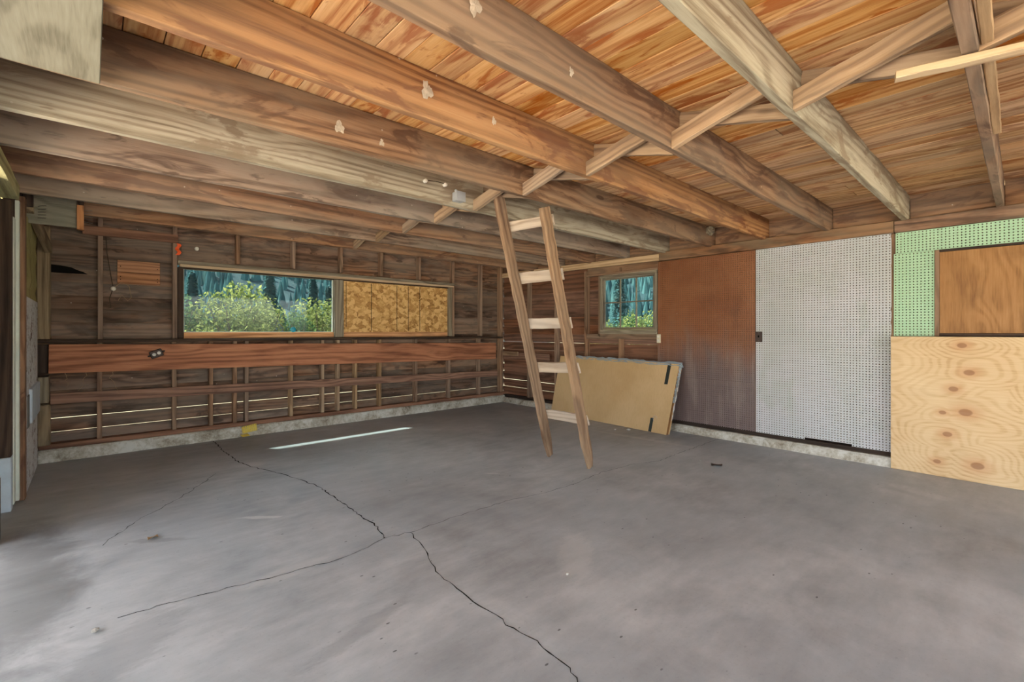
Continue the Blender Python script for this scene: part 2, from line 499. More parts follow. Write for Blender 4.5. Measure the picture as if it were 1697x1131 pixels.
def make_curb():
    t = NT('limewashed_curb')
    v = t.coords(False)
    n = t.noise(v, 5.0, 6.0, 0.7, 0.4); f = t.noise(v, 38.0, 4.0, 0.7)
    col = t.ramp(t.math('ADD', t.math('MULTIPLY', n, 0.7), t.math('MULTIPLY', f, 0.35)), [(0.36, lin(120, 108, 92)), (0.5, lin(176, 170, 156)), (0.62, lin(206, 204, 196))])
    return t.finish(col, 0.9, n, 0.5, 0.012, 0.2)
M['curb'] = make_curb()
M['crack'] = plain('crack_shadow', lin(44, 42, 40), 0.95, 0.1)

def make_peg(name, c1, c2, blot, amt, low_tone=None, zsplit=None, rough=0.55, spots=None):
    t = NT(name)
    v = t.coords(False)
    n = t.noise(v, 1.5, 4.0, 0.6, 0.5); n2 = t.noise(t.vmul(v, (1, 1, 0.45)), 3.2, 4.0, 0.6, 0.4)
    col = t.mix(t.maprange(n, 0.35, 0.65), c1, c2)
    col = t.mix(t.math('MULTIPLY', t.maprange(n2, 0.5, 0.72), amt), col, blot)
    if low_tone is not None:
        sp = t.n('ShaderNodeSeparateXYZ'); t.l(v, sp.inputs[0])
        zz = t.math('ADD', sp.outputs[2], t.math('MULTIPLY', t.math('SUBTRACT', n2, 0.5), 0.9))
        col = t.mix(t.maprange(zz, zsplit[1], zsplit[0]), col, low_tone)  # sheet turns greyer towards the bottom, edge broken by noise
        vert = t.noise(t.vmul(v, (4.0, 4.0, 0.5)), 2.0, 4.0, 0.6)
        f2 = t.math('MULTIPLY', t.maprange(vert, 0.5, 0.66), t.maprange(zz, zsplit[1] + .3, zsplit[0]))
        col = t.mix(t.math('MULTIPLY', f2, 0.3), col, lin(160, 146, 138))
    if spots is not None:
        s = t.noise(v, 30.0, 4.0, 0.7)
        col = t.mix(t.math('MULTIPLY', t.maprange(s, 0.68, 0.74), 0.7), col, spots)
    return t.finish(col, rough, n, 0.05, 0.003, 0.4)
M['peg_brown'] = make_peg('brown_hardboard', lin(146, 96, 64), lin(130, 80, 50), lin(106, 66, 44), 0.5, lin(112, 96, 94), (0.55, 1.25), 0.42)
M['peg_grey'] = make_peg('grey_painted_hardboard', lin(186, 188, 188), lin(194, 193, 198), lin(174, 181, 174), 0.6, spots=lin(96, 92, 90))
M['peg_green'] = make_peg('green_painted_hardboard', lin(166, 202, 166), lin(174, 206, 172), lin(154, 194, 166), 0.5, spots=lin(110, 96, 70))

def make_osb():
    t = NT('strand_board')
    v = t.coords(False)
    vo = t.n('ShaderNodeTexVoronoi', feature='F1')
    wv = t.n('ShaderNodeVectorMath', operation='ADD')
    nz = t.n('ShaderNodeTexNoise'); t.l(v, nz.inputs['Vector']); nz.inputs['Scale'].default_value = 9.0; nz.inputs['Detail'].default_value = 2.0
    t.l(v, wv.inputs[0]); t.l(t.vmul(nz.outputs['Color'], (0.10, 0.10, 0.10)), wv.inputs[1])
    t.l(t.vmul(wv.outputs[0], (0.8, 1, 1.9)), vo.inputs['Vector']); vo.inputs['Scale'].default_value = 20.0
    f = t.noise(t.vmul(v, (0.5, 1, 2.2)), 26.0, 5.0, 0.75, 1.6)
    sp = t.n('ShaderNodeSeparateXYZ'); t.l(vo.outputs['Color'], sp.inputs[0])
    tone = t.math('ADD', t.math('MULTIPLY', sp.outputs[0], 0.45), t.math('MULTIPLY', f, 0.75))
    col = t.ramp(tone, [(0.28, lin(142, 98, 50)), (0.5, lin(200, 152, 90)), (0.75, lin(232, 194, 132))])
    return t.finish(col, 0.7, f, 0.3, 0.004, 0.3)
M['osb'] = make_osb()

def make_peeling():
    t = NT('peeling_white_paint')
    v = t.coords(False)
    n = t.noise(t.vmul(v, (1, 1, .6)), 22.0, 6.0, 0.75, 0.6); b = t.noise(v, 3.0, 4.0, 0.6)
    paint = t.maprange(t.math('ADD', n, t.math('MULTIPLY', b, .5)), 0.79, 0.87)
    col = t.mix(paint, lin(222, 226, 228), lin(112, 92, 84))
    return t.finish(col, 0.8, n, 0.7, 0.01, 0.2)
M['peeling'] = make_peeling()
M['paint_white'] = plain('pale_door_paint', lin(214, 222, 212), 0.55, mott=0.08)
M['paint_blue'] = plain('pale_blue_paint', lin(196, 212, 226), 0.55, mott=0.08)
M['grey_post'] = plain('grey_post_paint', lin(108, 108, 106), 0.7)
M['cardboard'] = None
def make_card():
    t = NT('cardboard')
    v = t.coords(False)
    n = t.noise(v, 1.4, 3.0, 0.6); f = t.noise(t.vmul(v, (1, 1, 0.06)), 90, 2, .5)
    col = t.mix(t.maprange(n, 0.35, 0.65), lin(196, 164, 118), lin(208, 178, 134))
    col = t.mix(t.math('MULTIPLY', t.maprange(f, .4, .7), .12), col, lin(160, 128, 88))
    return t.finish(col, 0.75, f, 0.05, 0.001, 0.3)
M['cardboard'] = make_card()
M['card_edge'] = plain('cardboard_edge', lin(132, 92, 54), 0.85, mott=0.3)
M['tape'] = plain('dark_tape', lin(42, 50, 48), 0.35, 0.5)
M['foam'] = plain('torn_wrap', lin(196, 196, 192), 0.5, mott=0.3, scale=30)
M['metal'] = plain('galvanised_metal', lin(176, 182, 188), 0.4, 0.5, 0.4)
M['metal_dark'] = plain('rusty_plate', lin(70, 58, 54), 0.6, 0.4, 0.3)
M['nail'] = plain('nail_steel', lin(120, 112, 104), 0.5, 0.5, 0.6)
M['porcelain'] = plain('porcelain', lin(226, 222, 212), 0.25, 0.5)
M['ivory'] = plain('ivory_plastic', lin(214, 206, 180), 0.4, 0.5)
M['wire'] = plain('old_wire', lin(72, 62, 52), 0.8, 0.2)
M['straw'] = plain('dry_straw', lin(168, 142, 108), 0.9, 0.1)
M['nest'] = plain('mud_nest', lin(150, 138, 118), 0.95, 0.1, mott=0.35, scale=40)
M['orange'] = plain('orange_ribbon', lin(238, 92, 30), 0.5)
M['yellow'] = plain('yellow_paint', lin(214, 190, 84), 0.6)
M['blue'] = plain('blue_plastic', lin(24, 150, 176), 0.35, 0.5)
M['leaf_dry'] = plain('dry_leaf', lin(176, 146, 110), 0.8)
M['stone'] = plain('pebble', lin(170, 164, 154), 0.9)
M['web'] = plain('old_paint_dab', lin(186, 172, 152), 0.9, mott=0.2, scale=30)
M['flat_black'] = plain('gap_shade_black', lin(22, 20, 19), 0.95, 0.1)  # flat black: shade of the siding gap; also nail heads, lines, toggle
M['roofing'] = plain('roofing_felt', lin(60, 58, 56), 0.95, 0.1)

def make_glass(name, tint, dirt, fac):
    t = NT(name)
    v = t.coords(False)
    tr = t.n('ShaderNodeBsdfTransparent'); tr.inputs[0].default_value = tint
    gl = t.n('ShaderNodeBsdfGlossy'); gl.inputs['Roughness'].default_value = 0.03
    df = t.n('ShaderNodeBsdfDiffuse'); df.inputs[0].default_value = dirt
    fr = t.n('ShaderNodeFresnel'); fr.inputs[0].default_value = 1.45
    n = t.noise(v, 5.0, 5.0, 0.65)
    m1 = t.n('ShaderNodeMixShader'); m2 = t.n('ShaderNodeMixShader')
    t.l(t.maprange(n, 0.3, 0.8, fac * .4, fac), m1.inputs[0]); t.l(tr.outputs[0], m1.inputs[1]); t.l(df.outputs[0], m1.inputs[2])
    t.l(t.math('MULTIPLY', fr.outputs[0], 0.7), m2.inputs[0]); t.l(m1.outputs[0], m2.inputs[1]); t.l(gl.outputs[0], m2.inputs[2])
    t.l(m2.outputs[0], t.out.inputs[0])
    return t.m
M['glass'] = make_glass('dusty_dimming_glass', (0.62, 0.71, 0.72, 1), (0.7, 0.75, 0.75, 1), 0.03)  # dust film is faint; the tint is added to dim the daylight outside

def make_wrap():
    t = NT('clear_plastic_wrap')
    tr = t.n('ShaderNodeBsdfTransparent'); tr.inputs[0].default_value = (0.80, 0.88, 0.92, 1)
    p = t.n('ShaderNodeBsdfPrincipled'); p.inputs['Base Color'].default_value = lin(196, 212, 222); p.inputs['Roughness'].default_value = 0.18
    m = t.n('ShaderNodeMixShader'); m.inputs[0].default_value = 0.55
    t.l(tr.outputs[0], m.inputs[1]); t.l(p.outputs[0], m.inputs[2]); t.l(m.outputs[0], t.out.inputs[0])
    return t.m
M['wrap'] = make_wrap()

def make_leaf(name, a, b, c):
    t = NT(name)
    g = t.n('ShaderNodeNewGeometry')
    col = t.ramp(g.outputs['Random Per Island'], [(0.0, a), (0.5, b), (1.0, c)])
    d = t.n('ShaderNodeBsdfDiffuse'); s = t.n('ShaderNodeBsdfTranslucent'); m = t.n('ShaderNodeMixShader')
    m.inputs[0].default_value = 0.35
    t.l(col, d.inputs[0]); t.l(col, s.inputs[0]); t.l(d.outputs[0], m.inputs[1]); t.l(s.outputs[0], m.inputs[2]); t.l(m.outputs[0], t.out.inputs[0])
    return t.m
M['leaf_yellow'] = make_leaf('willow_leaves', lin(64, 74, 36), lin(108, 112, 58), lin(146, 142, 84))
M['leaf_green'] = make_leaf('shrub_leaves', lin(36, 56, 34), lin(62, 84, 46), lin(92, 108, 60))
M['leaf_dark'] = make_leaf('hazed_conifer_needles', lin(48, 74, 76), lin(66, 96, 96), lin(84, 112, 108))  # bluish haze of distance put into the needle colour
M['bark'] = plain('bark', lin(86, 72, 56), 0.95, 0.1)
M['grass'] = plain('grass_ground', lin(112, 114, 92), 0.95, 0.1, mott=0.25, scale=2.0)
M['gravel'] = plain('bounce_gravel', lin(214, 206, 192), 0.95, 0.1, mott=0.15, scale=12)  # paled to bounce sunlight up to the ceiling
M['hill'] = plain('hazed_forest_slope', lin(30, 46, 48), 0.95, 0.1, mott=0.3, scale=0.12)  # blue of distant haze mixed into the slope's own colour

rnd = random.Random(7)

# ------------------------------------------------------------------ setting: dimensions
XL, XR, YB, YF = -0.37, 5.60, 6.42, -3.40          # inner faces of the studs
ZJ0, ZJ1 = 2.30, 2.535                             # joist underside, top

# floor
def floor_mesh():
    V = [(-0.62, YF - .05, 0), (XR + .12, YF - .05, 0), (XR + .12, YB + .12, 0), (-0.62, YB + .12, 0)]
    V += [(x, y, -0.12) for x, y, z in V]
    F = [(0, 1, 2, 3), (7, 6, 5, 4), (0, 4, 5, 1), (1, 5, 6, 2), (2, 6, 7, 3), (3, 7, 4, 0)]
    return mesh_from('floor', V, F)
floor = tag(link('floor', floor_mesh(), None, None, M['concrete']), 'cracked grey concrete slab floor of the shed', kind='structure')

def crack(pts, w, seed, name='crack'):
    rg = random.Random(seed)
    P = []
    for i in range(len(pts) - 1):
        a, b = Vector((*pts[i], 0)), Vector((*pts[i + 1], 0))
        n = max(3, int((b - a).length / 0.035))
        for k in range(n):
            p = a.lerp(b, k / n)
            if k: p += Vector((rg.uniform(-1, 1), rg.uniform(-1, 1), 0)) * 0.010
            P.append(p)
    P.append(Vector((*pts[-1], 0)))
    V = []; F = []
    for i, p in enumerate(P):
        t = (P[min(i + 1, len(P) - 1)] - P[max(i - 1, 0)]).normalized()
        nrm = Vector((-t.y, t.x, 0)) * w * rg.uniform(0.25, 1.0) * .5
        V += [p + nrm + Vector((0, 0, .0012)), p - nrm + Vector((0, 0, .0012))]
    for i in range(len(P) - 1):
        F.append((2*i, 2*i+1, 2*i+3, 2*i+2))
    o = link(name, mesh_from('crack', V, F), floor, None, M['crack'])
    return o
crack([(1.057, 6.30), (1.051, 5.591), (1.07, 5.149), (1.131, 4.849), (1.234, 4.554), (1.341, 4.157), (1.388, 3.865), (1.388, 3.548), (1.389, 3.221), (1.376, 3.043), (1.392, 2.894), (1.358, 2.714), (1.341, 2.645)], 0.012, 1)
crack([(1.499, 2.61), (1.474, 2.494), (1.444, 2.342), (1.393, 2.215), (1.354, 2.094), (1.35, 1.961), (1.338, 1.791), (1.336, 1.674), (1.348, 1.56), (1.33, 1.508), (1.353, 1.375), (1.345, 1.298), (1.341, 1.152), (1.3, 1.08), (1.28, .6), (1.32, 0.1)], 0.008, 2)
crack([(0.09, 2.701), (0.273, 2.69), (0.424, 2.661), (0.641, 2.627), (0.778, 2.599), (1.022, 2.57), (1.21, 2.595), (1.337, 2.641), (1.499, 2.61)], 0.006, 3)
crack([(1.499, 2.61), (1.781, 2.622), (2.089, 2.617), (2.371, 2.605), (2.635, 2.543), (3.051, 2.521), (3.449, 2.57), (3.851, 2.516), (4.116, 2.416), (4.613, 2.426), (5.5, 2.438)], 0.005, 4)
crack([(0.835, 4.867), (0.666, 4.579), (0.493, 4.308), (0.243, 4.016), (0.128, 3.829), (0.055, 3.674)], 0.006, 5)

# ------------------------------------------------------------------ ceiling: joists, roof boards, bridging
ceiling = tag(empty('ceiling', (2.6, 2.4, ZJ0)), 'open board roof underside on rough joists', kind='structure')
joist_mats = {-6: 'joist_brown', -5: 'joist_brown', -4: 'joist_brown', -3: 'joist_brown', -2: 'joist_brown', -1: 'joist_brown', 0: 'joist_pale', 1: 'joist_brown', 2: 'joist_orange', 3: 'joist_brown', 4: 'joist_pale', 5: 'joist_greybrown', 6: 'joist_red', 7: 'joist_greybrown', 8: 'joist_red'}
JY = {}
for k in range(-6, 9):
    y = 0.745 + 0.607 * k
    JY[k] = y
    jo = timber('joist', ceiling, (-0.47, y, (ZJ0 + ZJ1) / 2), (XR + .075, y, (ZJ0 + ZJ1) / 2), ZJ1 - ZJ0, 0.047, M[joist_mats[k]], seed=50 + k, seg=26, jit=0.003)
    if joist_mats[k] == 'joist_pale': jo['label'] = 'pale grey weathered joist'
# white paint dabs on the joists by the camera
for (x, k, z, s) in ((1.20, 2, 2.43, 1.0), (1.02, 3, 2.40, .8), (1.62, 2, 2.41, 0.5), (1.02, 1, 2.44, .9), (1.55, 1, 2.40, .5), (1.27, 3, 2.38, .5)):
    rg = random.Random(int(x * 100) + k)
    V = [(0, 0, 0)]; F = []
    n = 26; s *= 1.35
    for i in range(n):
        a = 2 * math.pi * i / n; r = .72 + .16 * math.sin(3 * a + k) + rg.uniform(-.14, .14)
        V.append((.030 * s * r * math.cos(a), -rg.uniform(0, .002), .042 * s * r * math.sin(a)))
        F.append((0, 1 + i, 1 + (i + 1) % n))
    V[0] = (0, -.004, 0)
    o = link('paint_dab', mesh_from('paint_dab', V, F), ceiling, T4(x, JY[k] - .0262, z), M['web'])
XB0, XB1 = -0.60, 6.05
x = XB0; i = 0
YE = 7.15
while x < XB1:
    w = 0.140
    cut = rnd.choice([1.05, 2.26, 2.87, 3.48, 4.09, 4.69])
    for (a, b) in ((YF - .35, cut - .0015), (cut + .0015, YE)):
        dz = rnd.uniform(0, .003)
        board('roof_board', ceiling, (x + w / 2, a, ZJ1 + .010 + dz), (x + w / 2, b, ZJ1 + .010 + dz), w - rnd.uniform(.002, .005), 0.018, M['deck'] if x < 3.2 + rnd.uniform(-.8, .8) else M['deck_pale'], (1, 0, 0), 0.002)
    x += w
bx('roof_with_shade_canopy', ceiling, (-3.6, YF - .40, ZJ1 + .024), (XB1 + .02, YE, ZJ1 + .06), M['roofing'], along=1)  # runs on past the left wall as an unseen canopy added for shade
# cross bridging
for k in range(-5, 8):
    ya, yb = JY[k] + .0235, JY[k + 1] - .0235
    timber('bridging_brace', ceiling, (2.43, yb + .010, ZJ0 + .040), (2.43 + rnd.uniform(-.02, .02), ya - .004, ZJ1 - .050), 0.038, 0.090, M['brace'], (1, 0, 0), 200 + k, 6, .004)
    timber('bridging_brace', ceiling, (2.53, ya - .006, ZJ0 + .045), (2.53 + rnd.uniform(-.03, .03), yb + .004, ZJ1 - .050), 0.038, 0.080, M['brace'], (1, 0, 0), 230 + k, 6, .004)
# rim blocks between the joist ends on the right-hand wall
for k in range(-6, 9):
    a = JY[k] + .0245
    b = JY[k + 1] - .0245 if k < 8 else YB + .08
    bx('rim_block', ceiling, (XR + .055, a, ZJ0 + .012), (XR + .09, b, ZJ1 + .002), M['joist_red'], along=1)

# ------------------------------------------------------------------ back wall
wall_back = tag(empty('wall_back', (2.6, YB, 0)), 'far timber wall with exposed studs and horizontal siding', kind='structure')
def siding_rows(wall, axis, face, spans_for, z0, z1, mat_pick, gap_pick):
    """horizontal boards outside the studs; axis 0 = along x at y=face, axis 1 = along y at x=face"""
    z = z0
    j = 0
    while z < z1 - .02:
        h = min(0.137, z1 - z)
        for (a, b) in spans_for(z, z + h):
            gap = gap_pick(a, b, z)
            off = rnd.uniform(0, .002)
            ht = h - gap * .7 if gap > .0015 else h + .010
            zc = z + h / 2 - (0 if gap > .0015 else .004)
            p0, p1, wd = [0, 0, zc], [0, 0, zc], [0, 0, 1]
            p0[axis], p1[axis] = a, b
            p0[1 - axis] = p1[1 - axis] = face + off + .0095
            wd[1 - axis] = -0.12                       # lapped: each board leans out over the one below
            board('siding_board', wall, p0, p1, ht, .013, mat_pick(a, b, z), wd, 0.002)
        z += h
        j += 1
YS = YB + .091
def back_spans(z, z2):
    if z2 > 1.24 and z < 2.03:
        return [(XL - .09, 0.735), (4.47, XR + .11)]
    c = rnd.choice([1.31, 1.97, 2.60, 3.21, 3.82])
    return [(XL - .09, c - .001), (c + .001, XR + .11)]
def back_gap(a, b, z):
    r = rnd.random()
    if b > 5: return 0.0022 if r < .4 else 0.001
    return 0.0018 if r < .10 else 0.0006
siding_rows(wall_back, 0, YS, back_spans, 0.13, 2.56, lambda a, b, z: M['siding'], back_gap)
# black sheet standing in for the dark gap where a board has split away
tv = [(-.31, 1.86), (-.02, 1.862), (-.05, 1.882), (-.10, 1.90), (-.14, 1.922), (-.22, 1.935), (-.31, 1.94)]
link('gap_shade_black', mesh_from('gap_shade_black', [(x, YS - .016, z) for x, z in tv] + [(x, YS - .009, z) for x, z in tv], [(0, 1, 2, 3, 4, 5, 6), (13, 12, 11, 10, 9, 8, 7)] + [(i, i + 7, (i + 1) % 7 + 7, (i + 1) % 7) for i in range(7)]), wall_back, None, M['flat_black'])
SD = 0.088
def bstud(x, z0, z1, w=0.042, mat='stud', dy=0.0):
    bx('stud', wall_back, (x - w / 2, YB + dy, z0), (x + w / 2, YB + SD, z1), M[mat], along=2)
# lower studs
for (x, mt) in ((0.072, 'stud'), (0.701, 'stud'), (1.053, 'stud'), (1.300, 'stud'), (1.425, 'stud'), (1.943, 'stud_pale'), (2.346, 'stud_pale'), (2.561, 'stud_pale'), (2.813, 'stud_pale'), (3.184, 'stud_pale'), (3.794, 'stud'), (4.421, 'stud'), (5.058, 'stud')):
    bstud(x, 0.168, 1.165, 0.040, mt)
for x in (0.079, 0.707): bstud(x, 1.19, 2.54)
for x in (1.334, 1.973, 2.604, 3.213, 3.859): bstud(x, 2.092, 2.54)
bstud(4.50, 1.19, 2.54, .044); bstud(5.098, 1.19, 2.54); bstud(5.56, .17, 2.54, .06, 'stud')
# corner post behind the left wall, with the two short blocks at its foot
bx('corner_post', wall_back, (XL - .012, YB - .045, 1.195), (XL + .082, YB + .085, 2.30), M['post'], 0.006, along=2)
bx('corner_post', wall_back, (XL - .012, YB - .045, 0.16), (XL + .082, YB + .085, 0.56), M['post'], 0.012, along=2)
bx('post_block', wall_back, (XL + .0, YB - .13, 0.585), (XL + .075, YB + .085, 0.835), M['casing'], 0.006, along=2)
# plates, wide plank, rails, shelf
board('wide_plank', wall_back, (-0.30, YB - .021, 1.004), (5.40, YB - .021, 0.925), 0.285, 0.040, M['beam_orange'])
bx('plank_end', wall_back, (XL - .01, YB - .005, 0.865), (-0.305, YB + .03, 1.14), M['dark'], along=2)
board('girt', wall_back, (-0.29, YB - .0115, 0.610), (5.45, YB - .0115, 0.520), 0.105, 0.022, M['rail'])
board('upper_girt', wall_back, (-0.06, YB - .0115, 2.305), (0.735, YB - .0115, 2.312), 0.092, 0.022, M['rail'])
board('sill_shelf', wall_back, (XL - .01, YB - .025, 1.175), (5.52, YB - .025, 1.165), 0.125, 0.030, M['dark'], (0, 1, 0))
bx('sole_plate', wall_back, (XL, YB - .02, 0.118), (XR + .08, YB + .09, 0.168), M['rail'], along=0)
bx('top_plate', wall_back, (XL - .1, YB, 2.45), (XR + .1, YB + .09, 2.535), M['stud'], along=0)
def curb_mesh(L, W, Hh, seed):
    rg = random.Random(seed); n = int(L / .09); V = []; F = []
    for i in range(n + 1):
        x = -L / 2 + L * i / n
        j = [rg.uniform(-.006, .006) for _ in range(4)]
        V += [(x, -W/2 + j[0] - .008, -Hh/2), (x, -W/2 + j[1] + .004, Hh/2 - .018), (x, -W/2 + .02 + j[2], Hh/2 + j[3] * .4), (x, W/2, Hh/2), (x, W/2, -Hh/2)]
    for i in range(n):
        for k in range(5):
            a, b = i * 5 + k, i * 5 + (k + 1) % 5
            F.append((a, a + 5, b + 5, b))
    F.append((4, 3, 2, 1, 0)[::-1]); F.append(tuple(range(n * 5, n * 5 + 5))[::-1])
    return mesh_from('curb', V, F)
link('curb', curb_mesh(XR - XL + .1, 0.18, 0.12, 1), wall_back, T4((XL + XR) / 2, YB + .02, 0.06), M['curb'])

# the long opening: clear pane on the left, strand board on the right
window_1 = tag(empty('window_1', (2.6, YB, 1.2)), 'long low window in the far wall, glazed in its left half', kind='structure')
bx('head_casing', window_1, (0.730, YB - .045, 2.030), (4.49, YB + .085, 2.072), M['casing'], along=0)
bx('light_bead', window_1, (0.745, YB - .060, 2.002), (4.47, YB - .012, 2.030), M['light_trim'], along=0)
bx('head_rail', window_1, (0.735, YB + .000, 1.985), (4.47, YB + .085, 2.005), M['dark'], along=0)
bx('jamb', window_1, (0.730, YB - .01, 1.195), (0.785, YB + .085, 2.00), M['dark'], along=2)
bx('mullion', window_1, (2.500, YB - .02, 1.195), (2.628, YB + .085, 1.99), M['casing'], along=2)
bx('jamb', window_1, (4.395, YB - .02, 1.195), (4.462, YB + .085, 2.00), M['casing'], along=2)
bx('sill_board', window_1, (0.790, YB + .015, 1.192), (4.39, YB + .10, 1.262), M['sill'], along=0)
bx('stop_bead', window_1, (0.786, YB + .030, 1.985), (2.50, YB + .042, 1.997), M['light_trim'], along=0)
bx('stop_bead', window_1, (2.484, YB + .030, 1.262), (2.499, YB + .050, 1.99), M['paint_white'], along=2)
bx('stop_bead', window_1, (0.786, YB + .030, 1.262), (0.796, YB + .050, 1.99), M['paint_white'], along=2)
bx('stop_bead', window_1, (0.786, YB + .030, 1.262), (2.50, YB + .044, 1.270), M['paint_white'], along=0)
bx('pane', window_1, (0.787, YB + .052, 1.262), (2.499, YB + .056, 1.995), M['glass'], 0.001, along=0)
for x in (1.15, 1.75, 2.25, 2.75, 3.05, 3.55, 4.05):                # bent nails along the head casing
    link('nail', tube_mesh([(0, 0, 0), (0, -.010, .014), (.006, -.02, .034)], .0028, 5), window_1, T4(x, YB - .030, 2.070), M['nail'])

osb = tag(empty('strand_board_panel', (3.51, YB + .02, 1.262)), 'golden strand board filling the right half of the long window', 'panel')
bx('panel_sheet', osb, (2.632, YB + .022, 1.262), (4.392, YB + .034, 1.985), M['osb'], 0.001, along=0)
for x in (2.68, 3.055, 3.47, 3.665, 3.87):
    bx('snapped_line', osb, (x - .004, YB + .0205, 1.285 if x != 2.68 else 1.34), (x + .004, YB + .0222, 1.975), M['flat_black'], .0003, along=2)

# ------------------------------------------------------------------ right wall
wall_right = tag(empty('wall_right', (XR, 2.4, 0)), 'right timber wall lined with pegboard and plywood sheets', kind='structure')
XS = XR + .091
def right_spans(z, z2):
    if z2 > 1.25 and z < 2.08:
        return [(YF - .1, 3.30), (4.225, YB + .09)]
    return [(YF - .1, 3.27), (3.272, YB + .09)]
siding_rows(wall_right, 1, XS, right_spans, 0.13, 2.50, lambda a, b, z: M['siding_red'] if a > 3.2 else M['siding'], lambda a, b, z: 0.002 if (a > 3.2 and rnd.random() < .25) else 0.001)
def rstud(y, z0, z1, w=0.042, mat='stud'):
    bx('stud', wall_right, (XR, y - w / 2, z0), (XR + SD, y + w / 2, z1), M[mat], along=2)
for y in (5.77, 5.13, 4.51): rstud(y, .13, 2.19)
rstud(3.265, .13, 2.19, .05)
for y in (2.05, .835, -.4, -1.6): rstud(y, .13, 2.19, .045, 'plate')
rstud(3.89, 2.13, 2.19); rstud(3.89, .13, 1.17)
rstud(4.25, 1.20, 2.10, .036)
board('top_plate', wall_right, (XR - .012, 3.25, 2.255), (XR - .012, YB - .01, 2.29), 0.085, 0.05, M['light_trim'])
board('top_plate', wall_right, (XR + .012, 0.826, 2.250), (XR + .012, 3.248, 2.262), 0.110, 0.10, M['plate'])
board('top_plate', wall_right, (XR + .012, YF, 2.250), (XR + .012, 0.822, 2.250), 0.110, 0.10, M['plate'])
bx('upper_blocking', wall_right, (XR + .03, 3.29, 2.13), (XR + .07, 4.49, 2.24), M['stud'], along=1)
bx('window_header', wall_right, (XR + .0, 3.29, 2.105), (XR + SD, 4.49, 2.128), M['stud'], along=1)
bx('sill_trimmer', wall_right, (XR + .0, 3.29, 1.165), (XR + SD, 4.49, 1.234), M['stud'], along=1)
bx('corner_girt', wall_right, (XR - .023, 5.25, 0.78), (XR - .001, YB - .03, 0.90), M['rail'], along=1)
bx('girt_stub', wall_right, (XR - .05, 5.98, 0.845), (XR - .024, YB - .05, 0.915), M['stud_pale'], along=1)
bx('sole_plate', wall_right, (XR - .015, YF, 0.088), (XR + .09, YB - .02, 0.132), M['dark'], along=1)
link('curb', curb_mesh(YB - YF, 0.19, 0.09, 2), wall_right, T4(XR + .025, (YB + YF) / 2, 0.045) @ Matrix.Rotation(R(-90), 4, 'Z'), M['curb'])

window_2 = tag(empty('window_2', (XR, 3.75, 1.24)), 'small six-pane sash window in the right wall', kind='structure')
fy0, fy1, fz0, fz1 = 3.296, 4.226, 1.235, 2.092
bx('frame_rail', window_2, (XR - .015, fy0, fz0), (XR + .07, fy1, fz0 + .060), M['casing'], along=1)
bx('frame_rail', window_2, (XR - .015, fy0, fz1 - .035), (XR + .07, fy1, fz1), M['casing'], along=1)
bx('frame_stile', window_2, (XR - .015, fy0, fz0 + .06), (XR + .07, fy0 + .034, fz1 - .035), M['casing'], along=2)
bx('frame_stile', window_2, (XR - .015, fy1 - .034, fz0 + .06), (XR + .07, fy1, fz1 - .035), M['casing'], along=2)
sash = empty('sash', (XR + .03, 3.76, fz0 + .062)); sash.parent = window_2; sash.matrix_basis = window_2.matrix_basis.inverted() @ sash.matrix_basis
bx('sash_rail', sash, (XR + .012, fy0 + .036, fz0 + .062), (XR + .045, fy1 - .036, fz0 + .098), M['casing'], along=1)
sy0, sy1, sz0, sz1 = fy0 + .036, fy1 - .036, fz0 + .098, fz1 - .036
bx('sash_rail', sash, (XR + .012, sy0, sz1 - .034), (XR + .045, sy1, sz1), M['casing'], along=1)
for a in (sy0, sy1 - .034): bx('sash_stile', sash, (XR + .012, a, sz0), (XR + .045, a + .034, sz1 - .034), M['casing'], along=2)
iy0, iy1, iz1 = sy0 + .034, sy1 - .034, sz1 - .034
ym = [iy0 + (iy1 - iy0) * k / 3 for k in (1, 2)]
zm = sz0 + (iz1 - sz0) * 0.52
for a in ym: bx('muntin', sash, (XR + .015, a - .008, sz0), (XR + .042, a + .008, iz1), M['casing'], .002, along=2)
for (a, b) in ((iy0, ym[0] - .0081), (ym[0] + .0081, ym[1] - .0081), (ym[1] + .0081, iy1)):
    bx('muntin', sash, (XR + .015, a, zm - .008), (XR + .042, b, zm + .008), M['casing'], .002, along=1)
    for (c, d) in ((sz0, zm - .0082), (zm + .0082, iz1)):
        bx('pane', sash, (XR + .027, a, c), (XR + .030, b, d), M['glass'], .001, along=1)

